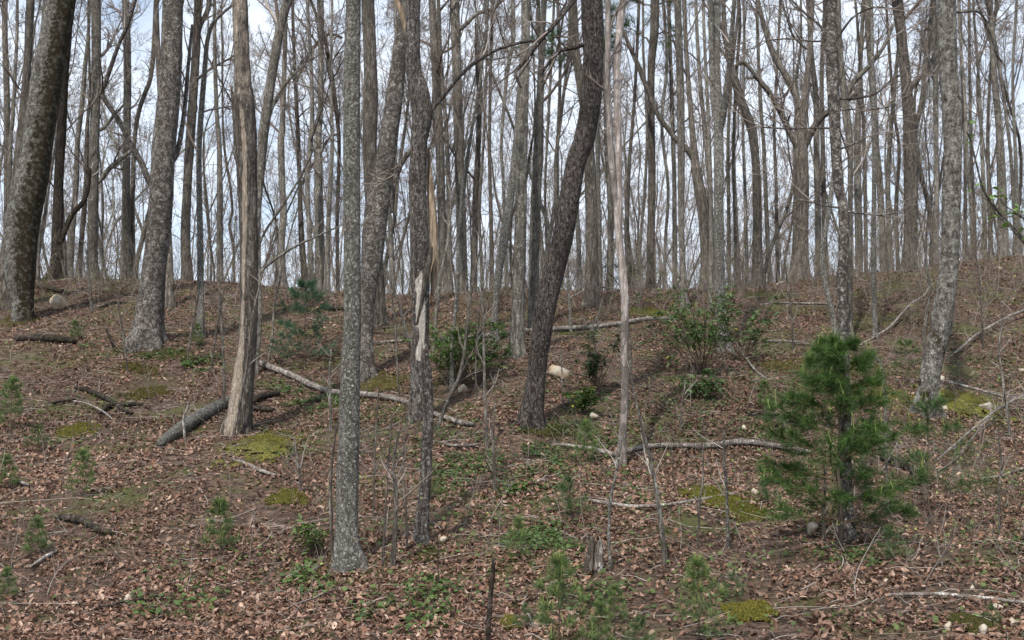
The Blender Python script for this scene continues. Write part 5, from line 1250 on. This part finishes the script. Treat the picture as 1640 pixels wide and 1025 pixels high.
# ------------------------------------------------------------------ thin understory stems
ST = [
 ('slender bare sapling left of the dead snag\'s upper foot', [(358, 660, 5), (359, 600, 4), (356, 540, 4), (352, 470, 3), (350, 400, 3)], 'grey', 8),
 ('thin brown twiggy shoot crossing the front of the dead snag', [(374, 700, 5), (385, 640, 4), (398, 570, 4), (402, 520, 3), (420, 440, 3), (445, 350, 3)], 'brown', 10),
 ('brown bent sapling hugging the left side of the lichen-grey trunk', [(534, 905, 6), (531, 850, 5), (529, 780, 5), (536, 700, 4), (546, 660, 3)], 'brown', 4),
 ('thickest of the brown shoots between lichen-grey trunk and stripped snag', [(629, 913, 9), (631, 880, 8), (633, 830, 7), (634, 790, 7), (630, 740, 4), (640, 690, 3)], 'brown', 9),
 ('thin brown shoot left of the thickest one by the stripped snag', [(613, 905, 4), (617, 820, 3), (622, 740, 3), (628, 660, 2)], 'brown', 8),
 ('thin brown shoot right of the thickest one, before the stripped snag', [(652, 880, 4), (650, 820, 4), (646, 760, 3), (648, 700, 2), (655, 640, 2)], 'brown', 8),
 ('thin grey stem beside the lichen-grey trunk, halfway to the shoots', [(598, 830, 3), (599, 770, 3), (602, 690, 3), (607, 620, 2)], 'brown', 7),
 ('pale slim sapling leaning right behind the stripped snag, forking at eye level', [(700, 690, 6), (718, 640, 6), (735, 605, 6), (744, 560, 5), (750, 500, 4), (760, 440, 3), (775, 370, 3)], 'grey', 10),
 ('straight slim stem right of the stripped snag, in green ground cover', [(780, 720, 5), (777, 640, 5), (775, 570, 4), (774, 500, 4), (770, 440, 3)], 'grey', 9),
 ('short dark stem in the green ground cover left of the dark leaning tree', [(792, 785, 5), (791, 740, 5), (790, 690, 4), (792, 650, 3)], 'brown', 6),
 ('wavy grey sapling right of the smooth pale tree, crossing the pale log', [(1066, 905, 8), (1060, 850, 8), (1052, 790, 7), (1042, 740, 6), (1030, 690, 5), (1018, 640, 4), (1010, 590, 4), (1012, 540, 3)], 'grey', 7),
 ('pale thin sapling running up through the smooth pale tree\'s foot from the stump', [(978, 915, 5), (975, 860, 5), (978, 800, 5), (988, 750, 4), (996, 700, 3)], 'lichen', 5),
 ('pale spotted sapling crossing the tip of the curved white branch', [(1166, 878, 6), (1165, 830, 5), (1163, 780, 5), (1159, 730, 4), (1160, 690, 3)], 'lichen', 5),
 ('thin brown sapling left of the pale spotted one at the moss mounds', [(1118, 880, 3), (1120, 820, 3), (1126, 760, 3), (1124, 700, 2)], 'brown', 6),
 ('crooked dead sapling inside the right side of the largest young pine', [(1424, 830, 4), (1420, 760, 4), (1418, 690, 5), (1418, 620, 4), (1408, 580, 4), (1390, 565, 3), (1384, 558, 2)], 'lichen', 4),
 ('brown dead stem standing left of the largest young pine\'s trunk', [(1320, 870, 6), (1319, 830, 5), (1321, 790, 4), (1320, 740, 3)], 'brown', 2),
 ('thin pale stem against the right side of the dark leaning tree\'s shadowed foot', [(902, 650, 2), (900, 600, 2), (898, 560, 2)], 'grey', 3),
 ('pale stem on the slope right of the dark leaning tree, beneath the ridge', [(914, 532, 5), (913, 500, 5), (911, 460, 4), (908, 400, 3)], 'lichen', 6),
 ('twisted vine-like sapling left of the smooth pale tree', [(950, 590, 3), (953, 555, 3), (949, 525, 3), (960, 500, 3), (963, 485, 2)], 'lichen', 5),
 ('long bent sapling leaning left beside the furrowed oak', [(662, 560, 5), (650, 530, 5), (640, 490, 4), (625, 450, 4), (605, 400, 3), (590, 370, 2)], 'grey', 9),
 ('olive sapling curving up close right of the scarred crooked oak', [(694, 560, 5), (699, 500, 5), (706, 440, 5), (718, 380, 4), (722, 320, 3), (712, 270, 3)], 'grey', 8),
 ('brown twiggy sapling standing left of the lichen-grey trunk at mid slope', [(530, 690, 5), (529, 640, 4), (528, 600, 4), (530, 560, 3)], 'grey', 6),
 ('short dark shoot in leaf litter left of the lichen-grey trunk', [(482, 790, 4), (478, 750, 4), (470, 700, 3)], 'brown', 4),
 ('bare sapling right of the big blocky-barked trunk on the open slope', [(1618, 700, 5), (1612, 650, 5), (1606, 610, 4), (1600, 560, 3), (1606, 510, 3)], 'grey', 8),
 ('thin grey sapling standing among the brush heap sticks', [(1600, 860, 3), (1600, 800, 3), (1603, 740, 3), (1598, 690, 2)], 'grey', 5),
 ('thin arching sapling hugging the left of the big blocky-barked trunk', [(1478, 560, 4), (1484, 500, 5), (1490, 470, 4), (1485, 430, 4), (1478, 380, 3), (1470, 340, 3)], 'grey', 9),
 ('bare sapling on the upper right slope with fine arching twigs', [(1575, 560, 3), (1572, 500, 3), (1568, 440, 3), (1560, 400, 2)], 'brown', 12),
 ('thin sapling near the left edge rising past the thick mossy tree\'s foot', [(147, 500, 5), (145, 470, 4), (142, 440, 4), (138, 400, 3)], 'lichen', 6),
 ('twiggy shoot with reddish stems right of the scaly grey oak', [(300, 580, 3), (305, 540, 3), (312, 500, 3), (318, 470, 2)], 'brown', 10),
 ('thin shoot left of the peeled dead snag leaning toward it', [(338, 600, 3), (342, 560, 3), (350, 510, 3), (360, 460, 2)], 'brown', 8),
 ('brown sapling on the left, in front of the scaly grey oak\'s left side', [(205, 600, 3), (200, 560, 3), (195, 520, 3), (188, 480, 2)], 'brown', 8),
 ('slim sapling under the ridge left of the blue-green young pine', [(430, 580, 3), (436, 540, 3), (440, 490, 3), (450, 440, 2)], 'grey', 8),
 ('slender shoot rising between the furrowed oak and scarred crooked oak', [(640, 640, 3), (636, 590, 3), (634, 530, 3), (628, 470, 2)], 'brown', 8),
 ('brown sapling before the broad green shrub', [(764, 640, 3), (762, 590, 3), (765, 530, 3), (770, 480, 2)], 'brown', 8),
 ('bare sapling between the forked lichened tree and flaky tree on the slope', [(1270, 560, 3), (1268, 510, 3), (1262, 460, 3), (1255, 400, 2)], 'brown', 10),
 ('short shoot below the evergreen bushes, left of the long pale log\'s knee', [(1090, 690, 3), (1092, 650, 3), (1098, 610, 2)], 'brown', 5),
]
for i_, (lab, p_, m_, tw) in enumerate(ST):
    stick(lab, p_, m_, 'sapling', 'sapling', None, 8, False, tw, .1, 40 + i_)

# leafy branch reaching in from a small tree that stands just outside the right edge
def right_branch():
    Y = 9.5
    base = W(1700, 900, Y); base[2] = float(ground(base[0], base[1]))
    o = empty('young_maple', base, 'branch with fresh green leaves reaching in at the right edge', 'young tree')
    me, Ps, Rs = trunk_mesh(np.array([base, W(1690, 700, Y), W(1685, 500, Y), W(1690, 380, Y), W(1700, 150, Y)]), np.array([.03, .026, .022, .018, .01]), 12, .06, .2, .8, .05, 20, .3, None, base, M['brown'], 3)
    link('trunk', me, o)
    rg = np.random.default_rng(8); lb = MB()
    for path in ([(1687, 432, 6), (1660, 415, 5), (1625, 380, 5), (1590, 348, 5), (1560, 312, 4), (1545, 275, 3), (1532, 240, 3), (1522, 228, 2)],
                 [(1688, 440, 5), (1660, 420, 4), (1630, 395, 4), (1600, 370, 3), (1575, 355, 3), (1562, 345, 2)],
                 [(1687, 400, 4), (1650, 372, 4), (1620, 352, 3), (1590, 340, 2), (1572, 330, 2)]):
        P, R, _ = world_path(path, Y, 0, 1); P[:, 1] += np.linspace(0, -.35, len(P))
        m2, L2, R2 = trunk_mesh(P, R, 8, .03, 0, 0, .05, 20, .3, None, base, M['grey'], 2, False, grounded=False)
        link('branch', m2, o)
        uu = np.linspace(0, len(L2) - 1, 12).astype(int)
        p2, r2 = grow(rg, L2[uu][None], R2[uu][None], 7, .3, 1, .5, 1.1, (.08, .25), .5, K=5, up=.3, wob=.1, rmin=.0015)
        mb2 = MB(); mb2.tubes(p2, r2, 4, (.16, .13, .09)); link('twigs', mb2.mesh('twigs', M['twig'], base), o)
        tips = np.concatenate([p2[:, -1], L2[-1:]]); tips = np.repeat(tips, 3, 0)[: 20]
        az = rg.uniform(0, 6.28, len(tips)); d = norm(np.stack([np.cos(az), np.sin(az), rg.normal(size=len(tips)) * .4 - .1], 1))
        c = np.array([.14, .24, .05]) * rg.uniform(.7, 1.3, (len(tips), 1)); L = rg.uniform(.03, .065, len(tips))
        leaf_cards(rg, lb, tips, d, L, L * .6, c)
    link('leaves', lb.mesh('leaves', M['leaf'], base), o)
right_branch()

# ------------------------------------------------------------------ low green ground cover, brush, litter
def scatter_ellipse(rg, px, py, rx, ry, n):
    """Points on the ground inside the patch seen round a photo pixel."""
    c = G(px, py); a = G(px + rx, py); t = G(px, py - ry); q = G(px, min(py + ry, 1075))
    ax = abs(a[0] - c[0]); ay = abs(t[1] - q[1]) / 2
    r = np.sqrt(rg.random(n)) * rg.uniform(.7, 1.1, n); th = rg.uniform(0, 6.28, n)
    return c[0] + np.cos(th) * r * ax, c[1] + np.sin(th) * r * ay

def round_leaves(rg, mb, x, y, h, size, c0, c1):
    n = len(x); z = ground(x, y) + h
    nrm = norm(rg.normal(size=(n, 3)) * .35 + [0, -.15, 1.]); a = norm(np.cross(nrm, rg.normal(size=(n, 3)))); b_ = np.cross(nrm, a)
    c = np.stack([x, y, z], 1); th = np.linspace(0, 2 * pi, 7)[:-1] + .2
    rr = np.array([1.0, .92, 1.02, .95, 1.0, .8])
    ring = c[:, None] + (a[:, None] * np.cos(th)[None, :, None] + b_[:, None] * np.sin(th)[None, :, None]) * rr[None, :, None] * size[:, None, None] + nrm[:, None] * (rg.normal(size=(n, 6, 1)) * .12 + .12) * size[:, None, None]
    V = np.concatenate([c[:, None], ring], 1).reshape(-1, 3)
    base = np.arange(n)[:, None] * 7
    T = np.concatenate([base + [0, k, k % 6 + 1] for k in range(1, 7)])
    col = np.asarray(c0) + (np.asarray(c1) - np.asarray(c0)) * rg.random((n, 1))
    mb.add(V, None, T, np.repeat(col, 7, 0))

def ground_cover():
    rg = np.random.default_rng(21); mb = MB()
    spec = [(855, 800, 50, 22, 90, .040, .8), (880, 865, 60, 18, 110, .036, .7), (800, 745, 90, 40, 330, .032, .6), (900, 715, 80, 30, 200, .030, .6), (720, 730, 60, 40, 150, .030, .55),
            (512, 925, 42, 25, 60, .038, 1.0), (505, 650, 38, 10, 110, .035, .7), (480, 625, 50, 12, 90, .035, .8), (285, 965, 60, 30, 50, .034, .8), (650, 985, 70, 30, 70, .033, .7), (690, 945, 45, 14, 30, .03, .7),
            (290, 575, 60, 12, 90, .04, .55), (310, 590, 30, 8, 70, .04, .6), (170, 562, 50, 8, 50, .04, .5), (660, 700, 60, 40, 130, .028, .55), (960, 700, 60, 30, 90, .028, .5),
            (1100, 680, 90, 30, 120, .028, .5), (1120, 640, 60, 20, 90, .03, .6), (940, 950, 60, 30, 45, .034, .6), (1000, 790, 40, 30, 35, .028, .6), (1230, 700, 40, 14, 40, .028, .6),
            (1260, 620, 80, 20, 100, .028, .5), (1610, 870, 50, 18, 60, .032, .4), (1350, 900, 60, 14, 40, .03, .6), (1540, 760, 60, 40, 50, .028, .5), (660, 560, 60, 30, 80, .03, .5), (480, 730, 40, 12, 20, .03, .6),
            (860, 620, 60, 30, 70, .03, .45), (1590, 600, 50, 30, 60, .028, .5), (600, 670, 50, 20, 60, .028, .5)]
    for (px, py, rx, ry, n, s, br) in spec:
        n = int(n * 5.5)
        x, y = scatter_ellipse(rg, px, py, rx * 1.35, ry * 1.3, n); s *= .74
        # clumps
        cl = (vnoise(np.stack([x * 3, y * 3, x * 0], 1), 4) > .38); x, y = x[cl], y[cl]
        n = len(x)
        round_leaves(rg, mb, x, y, rg.uniform(.015, .07, n), s * rg.uniform(.45, 1.15, n), np.array((.04, .075, .02)) * (.5 + br * .6), np.array((.115, .18, .045)) * (.45 + br * .6))
    # scattered odd leaves over the whole slope
    n = 26000; y = 8.6 + 22 * rg.random(n) ** .8; x = (rg.random(n) - .5) * 1.36 * y
    k = vnoise(np.stack([x * .7, y * .7, x * 0], 1), 14) > .55; x, y = x[k], y[k]; n = len(x)
    round_leaves(rg, mb, x, y, rg.uniform(.01, .06, n), rg.uniform(.012, .03, n), (.05, .08, .02), (.12, .17, .05))
    o = link('ground_cover', mb.mesh('ground_cover', M['leaf'])); tag(o, 'low round green leaves in patches among the dry litter', None, None, 'stuff')
ground_cover()

def leaf_litter():
    rg = np.random.default_rng(3)
    mb = MB()
    pal = np.array([[.30, .20, .155], [.36, .25, .20], [.22, .135, .10], [.13, .075, .055], [.42, .31, .25], [.17, .11, .085], [.27, .16, .11], [.50, .40, .33]])
    pw = np.array([.2, .15, .2, .14, .09, .12, .07, .03]); pw /= pw.sum()
    def batch(y0, y1, dens, st, smin, smax):
        A = 1.30 * (y1 * y1 - y0 * y0) / 2; n = int(A * dens)
        y = np.sqrt(rg.uniform(y0 * y0, y1 * y1, n)); x = (rg.random(n) - .5) * 1.36 * y
        q = np.stack([x * .8, y * .8, x * 0], 1)
        w = .26 + .74 * sstep(fbm(q * 1.3, 4, 21), .38, .52)
        for (mx_, my_, ax, ay) in MOSS:
            inside = ((x - mx_) / ax) ** 2 + ((y - my_) / ay) ** 2 < .85; w = np.where(inside, w * .62, w)
        bare = ((x - 3.6) / 1.6) ** 2 + ((y - 11.3) / .7) ** 2 < 1; w = np.where(bare, w * .35, w)
        k = rg.random(n) < w; x, y = x[k], y[k]; n = len(x)
        z = ground(x, y) + rg.uniform(.003, .035, n)
        e = .05; gxn = -(ground(x + e, y) - ground(x - e, y)) / (2 * e); gyn = -(ground(x, y + e) - ground(x, y - e)) / (2 * e)
        tilt = np.where(rg.random((n, 1)) < .35, .95, .38)
        nrm = norm(np.stack([gxn, gyn, np.ones(n)], 1) + rg.normal(size=(n, 3)) * tilt)
        a = norm(np.cross(nrm, rg.normal(size=(n, 3)))); b_ = np.cross(nrm, a)
        L = smin * .5 + (smax - smin * .5) * rg.beta(2, 2.2, n); Wd = L * rg.uniform(.38, .62, n); curl = rg.normal(size=n) * .8; roll = rg.uniform(-.5, 1.3, n)
        t = np.linspace(0, 1, st)
        prof = np.interp(t, [0, .15, .4, .6, .8, 1], [.10, .55, 1, .7, .85, .08])
        lob = prof[None] * rg.uniform(.65, 1.2, (n, st)); lob2 = prof[None] * rg.uniform(.65, 1.2, (n, st))
        c = np.stack([x, y, z], 1)[:, None]
        along = (t - .5)[None, :, None] * L[:, None, None]; lift = (curl[:, None] * (t - .5)[None] ** 2 * 1.2 * L[:, None])[..., None]
        mid = c + a[:, None] * along + nrm[:, None] * lift
        side = (roll[:, None] * Wd[:, None] * .5)[..., None]
        lf = mid + b_[:, None] * (lob * Wd[:, None] * .5)[..., None] + nrm[:, None] * side * lob[..., None] * .6
        rt = mid - b_[:, None] * (lob2 * Wd[:, None] * .5)[..., None] + nrm[:, None] * side * lob2[..., None] * .6
        V = np.stack([lf, mid, rt], 2).reshape(-1, 3)
        base = (np.arange(n)[:, None] * st + np.arange(st - 1)[None])[..., None] * 3
        Q = np.concatenate([base + np.array([0, 1, 4, 3]), base + np.array([1, 2, 5, 4])], 2).reshape(-1, 4)
        tone = vnoise(np.stack([x * .5, y * .5, x * 0], 1), 31)
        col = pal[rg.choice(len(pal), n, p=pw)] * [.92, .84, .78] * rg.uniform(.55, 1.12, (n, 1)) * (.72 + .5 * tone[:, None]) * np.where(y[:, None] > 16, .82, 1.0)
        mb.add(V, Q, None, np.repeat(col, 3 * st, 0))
    batch(7.3, 12.5, 700, 5, .04, .098)
    batch(7.3, 15, 500, 3, .022, .05)
    batch(15, 26, 160, 3, .03, .07)
    batch(12.5, 18, 430, 5, .045, .105)
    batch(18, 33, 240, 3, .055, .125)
    o = link('leaf_litter', mb.mesh('leaf_litter', M['litter'])); tag(o, 'brown and pinkish dry oak leaves covering the slope', None, None, 'stuff')
leaf_litter()

def twig_litter():
    rg = np.random.default_rng(5); mb = MB()
    n = 10500; y = np.sqrt(rg.uniform(7.5 ** 2, 31 ** 2, n)); x = (rg.random(n) - .5) * 1.36 * y
    K = 5; L = rg.uniform(.10, .6, n) * np.where(rg.random(n) < .1, 2.0, 1); a = rg.uniform(0, 6.28, n)
    d = np.stack([np.cos(a), np.sin(a)], 1)
    xy = np.stack([x, y], 1); P = []
    for k in range(K):
        P.append(np.concatenate([xy, (ground(xy[:, 0], xy[:, 1]) + rg.uniform(.012, .05, n))[:, None]], 1))
        xy = xy + d * (L / (K - 1))[:, None]; d = norm(d + rg.normal(size=(n, 2)) * .16)
    P = np.stack(P, 1); R = (rg.uniform(.0014, .0045, n))[:, None] * np.linspace(1, .5, K)[None]
    c = np.array([[.26, .22, .19], [.18, .14, .11], [.10, .07, .055], [.36, .32, .28]])[rg.integers(0, 4, n)]
    mb.tubes(P, R, 4, c)
    o = link('twig_litter', mb.mesh('twig_litter', M['twig'])); tag(o, 'small dead twigs scattered through the leaf litter', None, None, 'stuff')
twig_litter()

def undergrowth():
    """Fine bare shoots standing all over the slope, thick along the ridge and on the right."""
    rg = np.random.default_rng(15); mb = MB()
    n = 4400
    y = np.concatenate([rg.uniform(25, 34, n // 2), np.sqrt(rg.uniform(9.5 ** 2, 28 ** 2, n - n // 2))]); x = (rg.random(n) - .5) * 1.25 * y
    w = np.where(y > 25, .55 + .45 * sstep(x / y, -.1, .15), .28 + .72 * sstep(x / y, .22, .38)); k = rg.random(n) < w; x, y = x[k], y[k]; n = len(x)
    z = ground(x, y); H = rg.uniform(.3, 1.0, n) * np.where(y > 25, 1.9, 1.0); K = 6
    d = norm(rg.normal(size=(n, 3)) * .35 + [0, 0, 1.]); P = [np.stack([x, y, z - .03], 1)]
    for k in range(K - 1): d = norm(d + rg.normal(size=(n, 3)) * .13); P.append(P[-1] + d * (H / (K - 1))[:, None])
    P = np.stack(P, 1); R = rg.uniform(.002, .006, n)[:, None] * np.linspace(1, .4, K)[None]
    mb.tubes(P, R, 4, TW[rg.integers(0, 4, n)])
    twig_system(rg, mb, P, R, [dict(m=4, t0=.25, t1=1, a0=.3, a1=.9, L=(-.3, -.6), rf=.6, K=4, up=.2, wob=.16, rmin=.0018),
                               dict(m=2, t0=.25, t1=1, a0=.3, a1=.9, L=(-.3, -.6), rf=.6, K=3, up=.1, wob=.16, rmin=.0014)], sides=(3, 3), bud='green', budp=.30, budsize=.02)
    o = link('undergrowth', mb.mesh('undergrowth', M['twig'])); tag(o, 'fine bare shoots standing in the litter, thickest along the ridge', None, None, 'stuff')
undergrowth()
def crest_brush():
    rg = np.random.default_rng(77)
    for i_, (px, py, H, sp, nl, lab) in enumerate([
        (60, 470, .5, .7, 200, 'low olive brush under the ridge beside the far left log'), (190, 470, .6, .9, 240, 'low olive brush on the ridge left of the scaly grey oak'),
        (500, 470, 1.3, .8, 300, 'yellow-green brush at the foot of the sturdiest ridge tree'), (1090, 480, .8, 1.0, 300, 'olive brush on the ridge around the curved grey-patched stem'),
        (1330, 450, 1.0, 1.2, 260, 'dull brush along the ridge behind the flaky tree'), (1190, 300, 2.4, 1.2, 420, 'sparse leafy bush standing high on the ridge by the hooked trunk'),
        (1560, 440, 1.6, 1.4, 420, 'greenish brush on the ridge under the thin right-hand poles'), (880, 500, .8, .8, 200, 'dim brush under the dark leaning tree on the ridge')]):
        c = G(px, max(py, 455), 32) if py > 440 else np.array([(px - CX) / F_PX * 31, 31, 0])
        shrub(c, lab, H, sp, 9, nl, .06, (.09, .10, .03), (.20, .21, .06), 200 + i_, name='brush')
crest_brush()
print('leaf count done', sum(len(o.data.vertices) for o in bpy.data.objects if o.type == 'MESH'))
